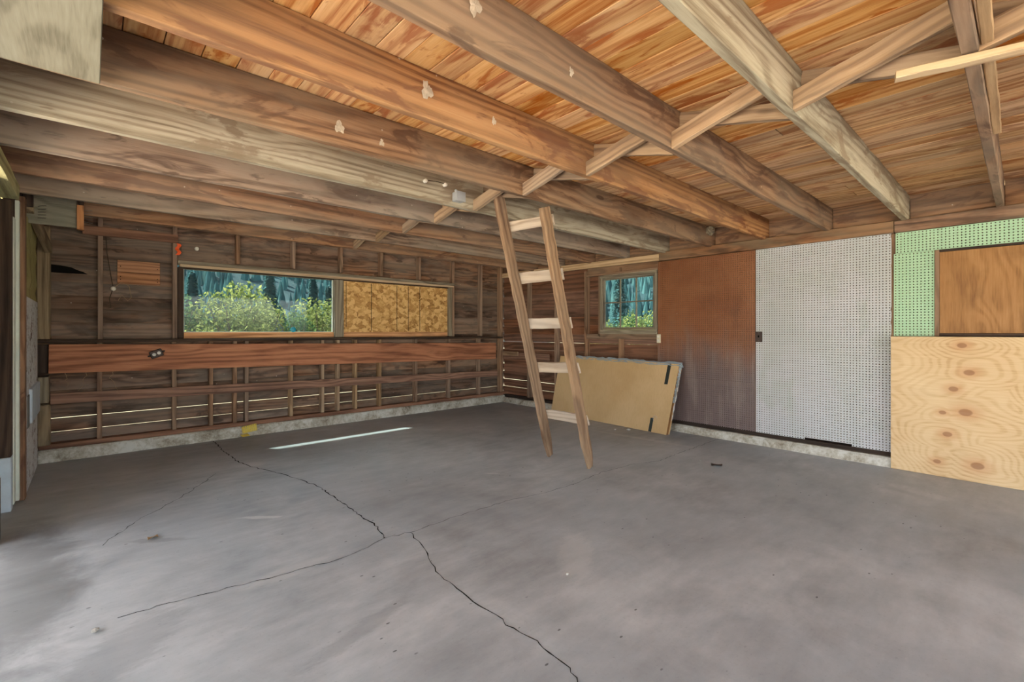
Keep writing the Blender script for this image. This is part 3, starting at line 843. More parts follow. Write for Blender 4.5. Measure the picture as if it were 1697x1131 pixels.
# ------------------------------------------------------------------ pegboards and sheets on the right wall
def pegboard_mesh(W, Hh, pitch=0.0254, r=0.0054, th=0.006, notch=None, jag=0.0, seed=0):
    """sheet with real holes, in local y (width, centred) and z (height from 0); face looks to -x"""
    nx, nz = max(1, int(round(W / pitch))), max(1, int(round(Hh / pitch)))
    px, pz = W / nx, Hh / nz
    rg = random.Random(seed)
    V = []; F = []; grid = {}
    def gv(i, j):
        if (i, j) not in grid:
            jy = 0.0
            if jag and i == 0: jy = rg.choice([0, 0, 0, rg.uniform(0, jag)])
            grid[(i, j)] = len(V); V.append((0, -W / 2 + i * px + jy, j * pz))
        return grid[(i, j)]
    oct_ = [(math.cos(a), math.sin(a)) for a in [R(-112.5 + 45 * k) for k in range(8)]]
    for i in range(nx):
        for j in range(nz):
            cy, cz = -W / 2 + (i + .5) * px, (j + .5) * pz
            if notch and notch[0] < cy < notch[1] and cz < notch[2]: continue
            c = [gv(i, j), gv(i + 1, j), gv(i + 1, j + 1), gv(i, j + 1)]
            o = len(V)
            V += [(0, cy + r * a, cz + r * b) for a, b in oct_]
            o2 = len(V)
            V += [(th, cy + r * a, cz + r * b) for a, b in oct_]
            # octagon order: k=0,1 bottom; 2,3 right; 4,5 top; 6,7 left
            for s in range(4):
                a, b = o + 2 * s, o + 2 * s + 1
                F.append((c[s], a, b, c[(s + 1) % 4]))
                F.append((c[s], o + (2 * s + 7) % 8, a))
            for k in range(8):
                F.append((o + k, o2 + k, o2 + (k + 1) % 8, o + (k + 1) % 8))
    # rim and back
    hw = W / 2
    n0 = len(V)
    V += [(0, -hw, 0), (0, hw, 0), (0, hw, Hh), (0, -hw, Hh), (th, -hw, 0), (th, hw, 0), (th, hw, Hh), (th, -hw, Hh)]
    for a, b in ((0, 1), (1, 2), (2, 3), (3, 0)):
        if notch and (a, b) == (0, 1): continue
        F.append((n0 + a, n0 + 4 + a, n0 + 4 + b, n0 + b))
    return mesh_from('pegboard', V, F)
def pegboard(y0, y1, z0, z1, mat, label, x=XR - .008, **kw):
    o = link('pegboard', pegboard_mesh(y1 - y0, z1 - z0, **kw), None, T4(x, (y0 + y1) / 2, z0), M[mat])
    return tag(o, label, 'pegboard')
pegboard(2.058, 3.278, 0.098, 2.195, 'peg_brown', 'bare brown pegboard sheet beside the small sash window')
pegboard(0.846, 2.050, 0.128, 2.197, 'peg_grey', 'pale grey painted pegboard sheet in the middle of the right wall', notch=(-.30, .12, .03), jag=.008, seed=3)
pegboard(-1.40, 0.815, 2.000, 2.192, 'peg_green', 'mint green pegboard strip running along under the top plate')
pegboard(0.545, 0.828, 1.228, 1.998, 'peg_green', 'short upright mint green pegboard piece left of the brown panel')

def sheet_obj(name, label, cat, lo, hi, mat, c=.002):
    lo, hi = Vector(lo), Vector(hi)
    V, F = cbox_data(*(hi - lo), c)
    o = link(name, mesh_from(name, V, F), None, Matrix.Translation((lo + hi) / 2), M[mat])
    # grain runs along the wall: turn the local frame so x lies along y
    return tag(o, label, cat)
def wall_sheet(name, label, cat, x, th, y0, y1, z0, z1, mat):
    """sheet on the right wall with local x along the wall and local z up"""
    V, F = cbox_data(y1 - y0, th, z1 - z0, .0015)
    Mx = Matrix.Translation((x + th / 2, (y0 + y1) / 2, (z0 + z1) / 2)) @ Matrix.Rotation(R(90), 4, 'Z')
    return tag(link(name, mesh_from(name, V, F), None, Mx, M[mat]), label, cat)
wall_sheet('plywood_sheet', 'new pale knotty plywood sheet standing on the floor at right', 'plywood', XR - .092, .012, -1.60, 0.838, 0.003, 1.226, 'ply_new')
trim_1 = tag(empty('trim_1', (XR, 0.0, 1.23)), 'dark wooden frame round the brown plywood panel', kind='structure')
bx('frame_stile', trim_1, (XR - .016, .512, 1.228), (XR + .01, .543, 1.998), M['stud'], along=2)
bx('frame_rail', trim_1, (XR - .016, -1.4, 1.228), (XR + .01, .5115, 1.256), M['dark'], along=1)
bx('frame_rail', trim_1, (XR - .016, -1.4, 1.978), (XR + .01, .5115, 1.998), M['dark'], along=1)
wall_sheet('plywood_sheet', 'aged brown plywood panel set in a dark frame at upper right', 'panel', XR - .002, .010, -1.40, .5105, 1.257, 1.977, 'ply_old')

# ------------------------------------------------------------------ left wall, seen edge-on
wall_left = tag(empty('wall_left', (XL, 4.5, 0)), 'left wall stub with posts and peeling white boards beside the door opening', kind='structure')
bx('wall_board', wall_left, (XL - .03, 5.20, 0.0), (XL, YB - .12, 1.55), M['peeling'], 0.004, along=2)
timber('wall_board', wall_left, (XL - .02, 5.78, 1.55), (XL - .02, 5.78, 2.20), 0.95, 0.03, M['green_beam'], (0, 1, 0), 9, 8, .01)
bx('wall_cladding', wall_left, (XL - .10, 4.98, 0.0), (XL - .04, YB + .1, 2.50), M['dark'], along=2)
bx('painted_block', wall_left, (XL - .005, 5.45, 0.52), (XL + .020, YB - .16, 0.80), M['paint_blue'], 0.006, along=2)
bx('painted_block', wall_left, (XL - .005, 5.30, 0.50), (XL + .006, 5.44, 0.76), M['grey_post'], 0.006, along=2)
bx('post', wall_left, (XL - .06, 5.06, 0.0), (XL + .006, 5.18, 2.29), M['joist_red'], 0.004, along=2)
bx('door_jamb', wall_left, (XL - .075, 4.99, 0.02), (XL - .018, 5.05, 2.24), M['paint_white'], 0.004, along=2)
bx('door_jamb', wall_left, (XL - .10, 4.90, 0.02), (XL - .036, 4.985, 2.10), M['paint_white'], 0.004, along=2)
bx('post', wall_left, (XL - .14, 4.80, 0.385), (XL - .042, 4.89, 2.20), M['dark'], 0.004, along=2)
bx('post_foot', wall_left, (XL - .14, 4.80, 0.0), (XL - .042, 4.89, 0.383), M['paint_blue'], 0.004, along=2)
bx('post', wall_left, (XL - .14, 4.10, 0.385), (XL - .040, 4.20, 2.20), M['post'], 0.004, along=2)
bx('post_foot', wall_left, (XL - .14, 4.10, 0.0), (XL - .034, 4.20, 0.383), M['grey_post'], 0.004, along=2)
bx('door_cladding', wall_left, (XL - .16, 4.2, 0.0), (XL - .145, 5.05, 2.25), M['paint_white'], 0.004, along=2)
timber('header_beam', wall_left, (XL - .045, YF, 2.24), (XL - .045, 4.72, 2.24), 0.10, 0.10, M['green_beam'], seed=31, seg=30, jit=.004)
timber('header_beam', wall_left, (XL - .10, YF, 2.36), (XL - .10, 4.95, 2.36), 0.14, 0.05, M['green_beam'], seed=32, seg=30, jit=.004)
bx('rim_board', wall_left, (XL - .14, YF, 2.30), (XL - .11, YB + .1, 2.53), M['green_beam'], along=1)
# weathered plywood soffit nailed under the near joists
bx('soffit_board', ceiling, (-0.44, 1.30, 2.272), (0.030, 2.515, 2.290), M['ply_pale'], 0.003, along=1)
# boxed-in bracket at the head of the corner post
bx('bracket_panel', wall_left, (XL - .03, 5.50, 2.165), (-0.085, 5.518, 2.425), M['ply_pale'], .003, along=0)
bx('bracket_rail', wall_left, (XL - .05, 5.47, 2.425), (-0.040, 5.53, 2.465), M['dark'], .003, along=0)
bx('bracket_cleat', wall_left, (-0.085, 5.46, 2.150), (-0.040, 5.525, 2.36), M['patch'], .003, along=2)
bx('bracket_cleat', wall_left, (-0.085, 5.46, 2.361), (-0.040, 5.525, 2.425), M['dark'], .003, along=2)
bx('bracket_cleat', wall_left, (XL - .035, 5.44, 2.29), (XL + .025, 5.498, 2.425), M['dark'], .003, along=2)
board('bracket_strut', wall_left, (XL + .00, 5.47, 2.29), (XL + .075, 6.30, 2.06), 0.075, 0.05, M['post'], (0, 0, 1))
for i, z in enumerate((2.215, 2.24, 2.262, 2.285, 2.31)):
    link('nail', tube_mesh([(0, 0, 0), (.05, -.04, -.003 + .002 * i)], .0025, 5), wall_left, T4(XL + .05, 5.498, z), M['nail'])
    link('nail', tube_mesh([(0, 0, 0), (.055, -.01, .004 * (i - 2))], .0025, 5), wall_left, T4(-0.04, 5.49, z + .01), M['nail'])

# ------------------------------------------------------------------ front wall behind the camera, with an opening added for daylight
wall_front = tag(empty('wall_front', (2.6, YF, 0)), 'unseen front wall round an opening added for daylight', kind='structure')
bx('wall_panel', wall_front, (XL - .1, YF - .1, 0), (-0.2, YF, 2.53), M['siding'], along=2)
bx('wall_panel', wall_front, (5.45, YF - .1, 0), (XR + .11, YF, 2.53), M['siding'], along=2)
bx('opening_header', wall_front, (-0.2, YF - .1, 2.30), (5.45, YF, 2.53), M['siding'], along=0)

# ------------------------------------------------------------------ ladder
lad = tag(empty('ladder', (3.45, 2.976, 0)), 'homemade wooden ladder leaning up to the joists, mid-room', 'ladder')
r1a, r1b = Vector((3.466, 3.243, 0.0)), Vector((2.48, 2.915, 2.415))
r2a, r2b = Vector((3.434, 2.709, 0.0)), Vector((2.680, 2.575, 2.262))
wdir = Vector((1, 0, .3))
tap = lambda s: 1.0 - 0.38 * max(0.0, 1 - s / 0.10) ** 1.5
def rail(a, b, seed):
    d = (b - a).normalized()
    return timber('side_rail', lad, a + Vector((0, 0, .012)), b, 0.094, 0.044, M['ladder'], wdir, seed, 30, .006, tap)
rail(r1a, r1b, 71); rail(r2a, r2b, 72)
for (pl, pr, hgt) in (((2.593, 2.951, 2.146), (2.711, 2.579, 2.16), .085), ((2.764, 3.008, 1.725), (2.854, 2.605, 1.734), .10), ((2.927, 3.063, 1.325), (2.989, 2.629, 1.329), .098), ((3.094, 3.119, 0.914), (3.122, 2.653, 0.933), .10), ((3.287, 3.183, 0.441), (3.284, 2.682, 0.449), .10)):
    a, b = Vector(pl), Vector(pr)
    off = Vector((0.058, 0, 0.018))
    d = (b - a).normalized()
    a2, b2 = a + off - d * .030, b + off + d * .022
    o = timber('rung', lad, a2, b2, hgt, 0.020, M['rung'], (-.38, 0, 1), int(a.z * 100), 6, .003)

# ------------------------------------------------------------------ big flat carton leaning against the wall
base = Vector((5.30, 3.95, 0))
carton = tag(empty('carton', base), 'large flat tan cardboard carton leaning below the sash window', 'carton')
pBL, pBR = Vector((5.355, 5.00, 0.004)), Vector((5.225, 2.955, 0.004))
pTR = Vector((5.435, 2.895, 0.862)); pTL = Vector((5.46, 4.89, 0.892))
ex = (pBR - pBL).normalized(); ez = ((pTL - pBL) + (pTR - pBR)).normalized()
nrm = ex.cross(ez).normalized()
if nrm.x > 0: nrm = -nrm
def carton_pt(s, t, n):            # s along 0..1, t up 0..1, n outwards from the face (towards the room)
    a = pBL.lerp(pBR, s); b = pTL.lerp(pTR, s)
    return a.lerp(b, t) + nrm * n
def slab(name, s0, s1, t0, t1, n0, n1, mat, parent=carton, ns=8, nt=6, wob=0.0, seed=1):
    rg = random.Random(seed); V = []; F = []
    for n in (n1, n0):
        for j in range(nt + 1):
            for i in range(ns + 1):
                s, t = s0 + (s1 - s0) * i / ns, t0 + (t1 - t0) * j / nt
                V.append(carton_pt(s, t, n + rg.uniform(-wob, wob)))
    w = ns + 1; h = (ns + 1) * (nt + 1)
    for j in range(nt):
        for i in range(ns):
            a = j * w + i
            F.append((a, a + 1, a + 1 + w, a + w)); F.append((h + a, h + a + w, h + a + 1 + w, h + a + 1))
    for i in range(ns):
        F.append((i, h + i, h + i + 1, i + 1)); k = nt * w + i
        F.append((k, k + 1, h + k + 1, h + k))
    for j in range(nt):
        a = j * w; F.append((a, a + w, h + a + w, h + a)); a = j * w + ns
        F.append((a, h + a, h + a + w, a + w))
    Vl = [v - base for v in V]
    return link(name, mesh_from(name, Vl, F), parent, Matrix.Translation(base), M[mat])
slab('front_flap', 0, 1, 0, 1, -.006, 0, 'cardboard', wob=.001)
slab('body', .004, .997, .0, .992, -.055, -.0065, 'card_edge', wob=.002)
slab('back_sheet', 0.0, 1.004, .01, .985, -.062, -.0555, 'cardboard')
tp = lambda s0, s1, t0, t1: slab('tape_strip', s0, s1, t0, t1, 0.0012, .0022, 'tape', ns=2, nt=4)
tp(.925, .948, .70, .998); tp(.875, .896, .003, .20); tp(.060, .078, .955, .997)
# clear wrap bunched over the top and right edge
def wrap_mesh(seed, path, width, folds):
    rg = random.Random(seed); V = []; F = []
    n = 34
    for i in range(n + 1):
        s = i / n
        for j in range(7):
            c, up, out = path(s)
            k = j / 6 - .5
            V.append(c + up * (abs(k) * -2 * width + width * .55 + rg.uniform(-.010, .010)) + out * (k * folds + rg.uniform(-.008, .008)) - base)
    for i in range(n):
        for j in range(6):
            a = i * 7 + j
            F.append((a, a + 1, a + 8, a + 7))
    me = mesh_from('wrap', V, F)
    for p in me.polygons: p.use_smooth = False
    return me
upv = ez
link('plastic_wrap', wrap_mesh(5, lambda s: (carton_pt(.14 + s * .87, 1.0, -.03), upv, nrm), .050, .085), carton, Matrix.Translation(base), M['wrap'])
link('plastic_wrap', wrap_mesh(6, lambda s: (carton_pt(1.0, .45 + s * .56, -.045), ex, nrm), .028, .05), carton, Matrix.Translation(base), M['wrap'])
def scrap(seed, s, t, size):
    rg = random.Random(seed); V = []; F = []
    for j in range(7):
        for i in range(3):
            V.append(carton_pt(s, t + size * (j / 6 - .5), -.03) + ex * (.006 + .01 * i + rg.uniform(0, .012)) + nrm * (rg.uniform(-.014, .014) + (i - 1) * .012) - base)
    for j in range(6):
        for i in range(2):
            a = j * 3 + i; F.append((a, a + 1, a + 4, a + 3))
    link('torn_wrap', mesh_from('torn_wrap', V, F), carton, Matrix.Translation(base), M['foam'])
scrap(1, 1.0, .55, .34); scrap(2, 1.0, .30, .20); scrap(3, 1.0, .72, .2)
ring_pts = [carton_pt(.905 + .013 * math.cos(a) , .20 + .035 * math.sin(a), .0025) - base for a in [2 * math.pi * k / 14 for k in range(11)]]
link('tape_curl', tube_mesh(ring_pts, .002, 5), carton, Matrix.Translation(base), M['metal'])

# ------------------------------------------------------------------ small things
def outlet_box(name, label, cat, Mx, body, face):
    e = empty(name); e.matrix_basis = Mx
    tag(e, label, cat)
    V, F = cbox_data(.105, .04, .075, .006)
    link('box_body', mesh_from('box_body', V, F), e, Mx, body)
    for s in (-1, 1):
        me = lathe_mesh([(.0165, 0), (.0165, .004), (.015, .006)], 14)
        r = link('receptacle', me, e, Mx @ T4(s * .021, -.020, 0) @ Matrix.Rotation(R(90), 4, 'X'), face)
    for s in (-1, 1):
        link('knockout_lug', lathe_mesh([(.008, 0), (.008, .018), (.005, .022)], 8), e, Mx @ T4(s * .052, 0, 0) @ Matrix.Rotation(R(90 * s), 4, 'Y'), body)
    return e
outlet_box('outlet_box', 'metal double outlet box hanging crooked on the wide orange plank', 'outlet', T4(0.535, YB - .062, 1.030) @ Matrix.Rotation(R(-22), 4, 'Y') @ Matrix.Scale(1.08, 4), M['metal_dark'], M['porcelain'])

e = empty('wall_outlet'); Mx = T4(XR - .016, 3.262, 1.178) @ Matrix.Rotation(R(-90), 4, 'Z'); e.matrix_basis = Mx
tag(e, 'ivory wall outlet on the stud between sash window and brown pegboard', 'outlet')
link('cover_plate', mesh_from('cover_plate', *cbox_data(.05, .026, .115, .004)), e, Mx, M['ivory'])
for s in (-1, 1): link('receptacle', mesh_from('receptacle', *cbox_data(.030, .012, .034, .004)), e, Mx @ T4(0, -.016, s * .026), M['porcelain'])

e = empty('switch_plate'); Mx = T4(XR - .014, 2.018, 1.212) @ Matrix.Rotation(R(-90), 4, 'Z'); e.matrix_basis = Mx
tag(e, 'dark brown switch plate on the left edge of the grey pegboard', 'switch')
link('cover_plate', mesh_from('cover_plate', *cbox_data(.075, .006, .118, .002)), e, Mx, M['metal_dark'])
link('toggle', mesh_from('toggle', *cbox_data(.010, .018, .022, .003)), e, Mx @ T4(0, -.010, .004), M['flat_black'])
for s in (-1, 1): link('screw', lathe_mesh([(.004, 0), (.004, .002)], 8), e, Mx @ T4(0, -.003, s * .045) @ Matrix.Rotation(R(90), 4, 'X'), M['nail'])

# junction box and knob insulators on the pale joist
JF = JY[4] - .0245
e = empty('junction_box', (2.232, JF - .035, 2.37)); Mx = e.matrix_basis.copy()
tag(e, 'grey metal junction box on the pale joist', 'junction box')
link('box_body', mesh_from('box_body', *cbox_data(.085, .065, .075, .006)), e, Mx, M['metal'])
link('cover', mesh_from('cover', *cbox_data(.090, .006, .080, .002)), e, Mx @ T4(0, -.0355, 0), M['metal'])
link('connector', lathe_mesh([(.011, 0), (.011, .016), (.008, .02)], 10), e, Mx @ T4(-.025, 0, .0375), M['metal'])
kme = lathe_mesh([(.014, 0), (.016, .008), (.010, .014), (.016, .020), (.015, .030), (.006, .034)], 14)
for (x, z, lb) in ((1.933, 2.445, 'white porcelain knob insulator, left of the pair on the pale joist'), (2.115, 2.452, 'white porcelain knob insulator nearest the grey junction box')):
    tag(link('knob_insulator', kme, None, T4(x, JF + .002, z) @ Matrix.Rotation(R(90), 4, 'X'), M['porcelain']), lb, 'insulator')
tag(link('cable', tube_mesh([(1.933, JF - .02, 2.448), (1.98, JF - .014, 2.455), (2.03, JF - .012, 2.462), (2.08, JF - .016, 2.46), (2.115, JF - .02, 2.455)], .003), None, None, M['wire']), 'thin old cable strung between the two joist insulators', 'cable')

# things on the far wall
pb = tag(empty('patch_board', (0.397, YS - .006, 1.785)), 'small orange wooden patch board left of the long window', 'board')
for (a, b) in ((1.785, 1.908), (1.911, 2.035)):
    bx('patch_plank', pb, (0.215, YS - .024, a), (0.578, YS - .005, b), M['patch'], .002, along=0)
for (x, z) in ((.24, 1.83), (.24, 1.86), (.24, 1.97), (.555, 1.82), (.555, 1.85), (.555, 1.96)):
    link('nail', lathe_mesh([(.005, 0), (.005, .003)], 8), pb, T4(x, YS - .024, z) @ Matrix.Rotation(R(90), 4, 'X'), M['flat_black'])
tag(link('knob_insulator', kme, None, T4(0.181, YS - .002, 1.725) @ Matrix.Rotation(R(90), 4, 'X') @ Matrix.Scale(1.5, 4), M['porcelain']), 'white porcelain knob insulator below and left of the orange patch board', 'insulator')
tag(link('knob_insulator', kme, None, T4(0.921, YS - .002, 2.236) @ Matrix.Rotation(R(90), 4, 'X') @ Matrix.Scale(1.4, 4), M['porcelain']), 'white porcelain knob insulator above the left end of the long window', 'insulator')
tag(link('cable', tube_mesh([(.125, YB + .06, 2.26), (.13, YB + .055, 2.1), (.15, YB + .055, 1.95), (.17, YB + .055, 1.80), (.181, YB + .05, 1.73), (.15, YB + .05, 1.62), (.16, YB + .05, 1.52)], .0035), None, None, M['wire']), 'dark old wire hanging past the insulator on the far wall', 'cable')
tag(link('cable', tube_mesh([(.19, YB + .06, 1.74), (.25, YB + .055, 1.80), (.31, YB + .055, 1.76), (.33, YB + .055, 1.64), (.30, YB + .055, 1.60), (.25, YB + .055, 1.66), (.22, YB + .055, 1.60)], .0025), None, None, M['straw']), 'pale looped wire end under the orange patch board', 'cable')
def strand(label, pts, r=.0022, mat='straw', name='dry_root'):
    return tag(link(name, tube_mesh(pts, r, 5, True), None, None, M[mat]), label, 'root')
def squig(x, y, z, seed, n=9, L=.2):
    rg = random.Random(seed); p = Vector((x, y, z)); P = [p.copy()]
    for i in range(n):
        p = p + Vector((rg.uniform(-.022, .022), rg.uniform(-.004, .004), -L / n)); P.append(p.copy())
    return P
strand('dry root hanging below the wide plank, nearest the corner post', squig(-.17, YB - .03, .87, 1, L=.15))
strand('dry root hanging below the wide plank, left of the first stud', squig(-.03, YB - .03, .87, 12, L=.2))
strand('dry root tangle hanging below the wide plank, right of the first stud', squig(.19, YB - .03, .88, 3, n=14, L=.26))

# orange ribbon on the stud, yellow plate on the curb, blue cap on the sill
rg = random.Random(4); V = []; F = []
for i in range(9):
    z = -.13 * i / 8; wv = .012 * math.sin(i * 1.3)
    V += [(wv - .018, -.006 * math.cos(i), z), (wv + .018, .006 * math.cos(i * 1.7) - .004, z)]
for i in range(8): F.append((2*i, 2*i+1, 2*i+3, 2*i+2))
rb = link('ribbon', mesh_from('ribbon', V, F), None, T4(0.735, YB - .012, 2.262), M['orange'])
rb.modifiers.new('thickness', 'SOLIDIFY').thickness = .002
tag(rb, 'bright orange ribbon tied to the stud at the window corner', 'ribbon')

yp = tag(empty('metal_strap', (1.432, YB - .088, 0.02)), 'yellow perforated metal strap lying on the curb below the window', 'strap')
pm = pegboard_mesh(.16, .085, .020, .0045, .004)
link('strap_plate', pm, yp, T4(1.44, YB - .090, 0.050) @ Matrix.Rotation(R(90), 4, 'Z') @ Matrix.Rotation(R(180), 4, 'Z') @ Matrix.Rotation(R(8), 4, 'X'), M['yellow'])
link('strap_tab', mesh_from('strap_tab', *cbox_data(.09, .05, .006, .002)), yp, T4(1.38, YB - .13, .025) @ Matrix.Rotation(R(20), 4, 'Z') @ Matrix.Rotation(R(20), 4, 'X'), M['yellow'])

tag(link('bottle_cap', lathe_mesh([(.030, 0), (.034, .004), (.034, .020), (.030, .028), (.018, .036), (.008, .040)], 18), None, T4(1.973, YB + .0285, 1.2965) @ Matrix.Rotation(R(90), 4, 'X') @ Matrix.Scale(.30, 4, (0, 0, 1)), M['blue']), 'round turquoise plastic cap standing against the bottom of the long window pane', 'cap')

# mud nest on the joist by the right-hand wall
rg = random.Random(11); V = []; F = []
nu, nv = 14, 9
for j in range(nv + 1):
    for i in range(nu):
        th = math.pi * j / nv; ph = 2 * math.pi * i / nu
        r = 1 + rg.uniform(-.22, .22)
        V.append((.07 * r * math.sin(th) * math.cos(ph), .04 * r * math.sin(th) * math.sin(ph), .05 * r * math.cos(th)))
for j in range(nv):
    for i in range(nu):
        a = j * nu + i; b = j * nu + (i + 1) % nu
        F.append((a, b, b + nu, a + nu))
tag(link('nest', mesh_from('nest', V, F), None, T4(5.46, JY[3] - .055, 2.47), M['nest']), 'lumpy grey wasp nest on a joist end near the right wall', 'nest')

# loose laths resting on the near bridging at upper right
tag(timber('lath', None, (2.36, 0.345, 2.276), (2.56, -0.42, 2.276), 0.052, 0.028, M['lath'], (1, 0, 0), 301, 10, .003), 'fresh pale lath nailed across under the nearest joist', 'lath')
tag(timber('lath', None, (1.55, 0.085, 2.335), (3.55, 0.100, 2.330), 0.034, 0.030, M['stud_pale'], (0, 1, 0), 302, 24, .003), 'rough thin orange lath running alongside the nearest joist', 'lath')

# litter on the floor
def leaf(x, y, s, rz, label, mat='leaf_dry'):
    V = []; F = []
    n = 7
    for i in range(n):
        u = i / (n - 1); w = .35 * math.sin(math.pi * u) + .02
        V += [(s * (u - .5), -s * w, .006 + .012 * math.sin(u * 5)), (s * (u - .5), 0, .003 + .006 * u), (s * (u - .5), s * w, .010 + .010 * math.cos(u * 4))]
    for i in range(n - 1):
        for k in range(2):
            a = i * 3 + k; F.append((a, a + 1, a + 4, a + 3))
    o = link('dead_leaf', mesh_from('dead_leaf', V, F), None, T4(x, y, 0.001) @ Matrix.Rotation(rz, 4, 'Z'), M[mat])
    return tag(o, label, 'leaf')
leaf(0.285, 3.60, .075, .8, 'curled tan dead leaf on the floor in front of the left wall')
leaf(4.402, 1.963, .13, -.4, 'dark curled scrap lying on the floor in front of the grey pegboard', 'metal_dark')
def pebble(x, y, s, label, seed):
    rg = random.Random(seed); V = []; F = []
    nu, nv = 8, 5
    for j in range(nv + 1):
        for i in range(nu):
            th = math.pi * j / nv; ph = 2 * math.pi * i / nu; r = 1 + rg.uniform(-.2, .2)
            V.append((s * r * math.sin(th) * math.cos(ph), s * .8 * r * math.sin(th) * math.sin(ph), s * .5 * r * math.cos(th) + s * .5))
    for j in range(nv):
        for i in range(nu):
            a = j * nu + i; b = j * nu + (i + 1) % nu; F.append((a, b, b + nu, a + nu))
    tag(link('pebble', mesh_from('pebble', V, F), None, T4(x, y, 0), M['stone']), label, 'pebble')
pebble(0.016, 2.639, .016, 'pale pebble at the left end of the long floor crack', 1)
pebble(1.846, 1.606, .010, 'tiny white pebble on open floor right of the near crack', 2)
pebble(4.422, 2.138, .010, 'small pebble near the dark floor scrap', 3)
pebble(5.02, 3.56, .018, 'grey pebble on the floor before the carton', 4)

pebble(5.12, 3.42, .03, 'crumpled silvery foil scrap at the foot of the carton', 5)
for i, (x, y, z, dx, lb) in enumerate(((5.25, 3.70, 2.34, .28, 'long dry stalk caught on the joist ends, nearest the sash window'), (5.30, 3.95, 2.36, .22, 'short dry stalk caught on the joist ends above the sash window'), (5.2, 4.35, 2.33, .3, 'dry stalk caught on the joist ends over the dark corner'))):
    rg = random.Random(90 + i)
    strand(lb, [(x + dx * k / 8, y + rg.uniform(-.05, .05), z + .02 * math.sin(k) + rg.uniform(-.012, .012)) for k in range(9)], .003, name='dry_stalk')

# ------------------------------------------------------------------ outdoors
def ground_mesh(x0, x1, y0, y1, z):
    return mesh_from('ground', [(x0, y0, z), (x1, y0, z), (x1, y1, z), (x0, y1, z)], [(0, 1, 2, 3)])
tag(link('ground', ground_mesh(-90, 120, -90, 120, -0.13), None, None, M['grass']), 'grassy ground round the shed', kind='structure')
tag(link('bounce_yard', ground_mesh(-9, 8, -14, 7.0, -0.125), None, None, M['gravel']), 'unseen gravel yard, paled to bounce sunlight through the openings', kind='structure')

def bush(label, c, rx, ry, h, n, mat, seed, size=.055, name='bush', blobs=9):
    rg = random.Random(seed); nr = np.random.RandomState(seed)
    e = tag(empty(name, (c[0], c[1], -.13)), label, 'bush', 'shrubs outside the windows')
    # trunk fan
    V = []; F = []
    for k in range(6):
        a = 2 * math.pi * k / 6
        tip = Vector((rx * .6 * math.cos(a), ry * .6 * math.sin(a), h * .8))
        me = [Vector((0.04 * math.cos(a), 0.04 * math.sin(a), 0)), tip * .5 + Vector((0, 0, h * .1)), tip]
        r = [.035, .022, .008]; o = len(V)
        for p, rr in zip(me, r):
            for q in range(5):
                b = 2 * math.pi * q / 5; V.append((p.x + rr * math.cos(b), p.y + rr * math.sin(b), p.z))
        for s in range(2):
            for q in range(5):
                F.append((o + s*5 + q, o + s*5 + (q+1) % 5, o + s*5 + 5 + (q+1) % 5, o + s*5 + 5 + q))
    link('stems', mesh_from('stems', V, F), e, e.matrix_basis.copy(), M['bark'])
    cen = [(rg.uniform(-.55, .55) * rx, rg.uniform(-.55, .55) * ry, h * rg.uniform(.25, .75)) for _ in range(blobs)]
    cen.append((0, 0, h * .72))
    cen = np.array(cen); rad = np.array([[rx * .55, ry * .55, h * .28]] * len(cen))
    idx = nr.randint(0, len(cen), n)
    d = nr.normal(size=(n, 3)); d /= np.linalg.norm(d, axis=1)[:, None]
    rr = nr.uniform(.55, 1.05, n)[:, None]
    P = cen[idx] + d * rad[idx] * rr
    P[:, 2] = np.clip(P[:, 2], .05, None)
    u = nr.normal(size=(n, 3)); u /= np.linalg.norm(u, axis=1)[:, None]
    w = np.cross(u, nr.normal(size=(n, 3))); w /= np.linalg.norm(w, axis=1)[:, None]
    s = nr.uniform(.6, 1.25, n)[:, None] * size
    Q = np.stack([P - u * s, P + w * s * .45, P + u * s, P - w * s * .45], 1).reshape(-1, 3)
    Fq = np.arange(4 * n).reshape(-1, 4)
    me = bpy.data.meshes.new('foliage')
    me.from_pydata(Q.tolist(), [], Fq.tolist()); me.update()
    link('foliage', me, e, e.matrix_basis.copy(), M[mat])
    return e
bush('big rounded yellow-green bush at the left of the long window', (2.62, 13.0), 0.95, .9, 2.62, 5200, 'leaf_yellow', 1, .06)
bush('dark green bush seen at the left edge of the long window', (1.55, 13.6), 0.8, .8, 2.38, 3600, 'leaf_green', 2, .06)
bush('bright green bush in the middle of the long window', (3.55, 14.0), .85, .8, 2.42, 3800, 'leaf_yellow', 3, .055)
bush('low dark green bush in front at the right of the long window', (4.08, 13.2), .55, .55, 1.98, 2600, 'leaf_green', 4, .05)
bush('yellow-green bush at the right edge of the long window', (5.0, 13.9), .85, .8, 2.40, 3800, 'leaf_yellow', 5, .055)
bush('low yellow shrub at the lower left of the long window', (1.85, 12.0), .5, .45, 1.56, 1600, 'leaf_yellow', 6, .045)
bush('green bush standing left of the shed, beyond the long window', (.4, 14.2), .9, .8, 2.5, 2600, 'leaf_green', 7, .06)
bush('green bush behind the strand board side of the far wall', (6.3, 13.6), .9, .8, 2.3, 2600, 'leaf_green', 8, .06)
bush('yellow-green bush low in the left panes of the sash window', (14.0, 10.6), .9, .9, 2.05, 3000, 'leaf_yellow', 9, .05)
bush('green bush in the middle lower pane of the sash window', (14.4, 9.55), .7, .7, 2.10, 2600, 'leaf_green', 10, .05)
bush('light green bush in the right lower panes of the sash window', (14.0, 8.5), .85, .8, 2.12, 2800, 'leaf_yellow', 11, .05)
bush('green bush furthest right outside the sash window', (14.2, 7.0), .8, .8, 2.0, 2000, 'leaf_green', 12, .05)

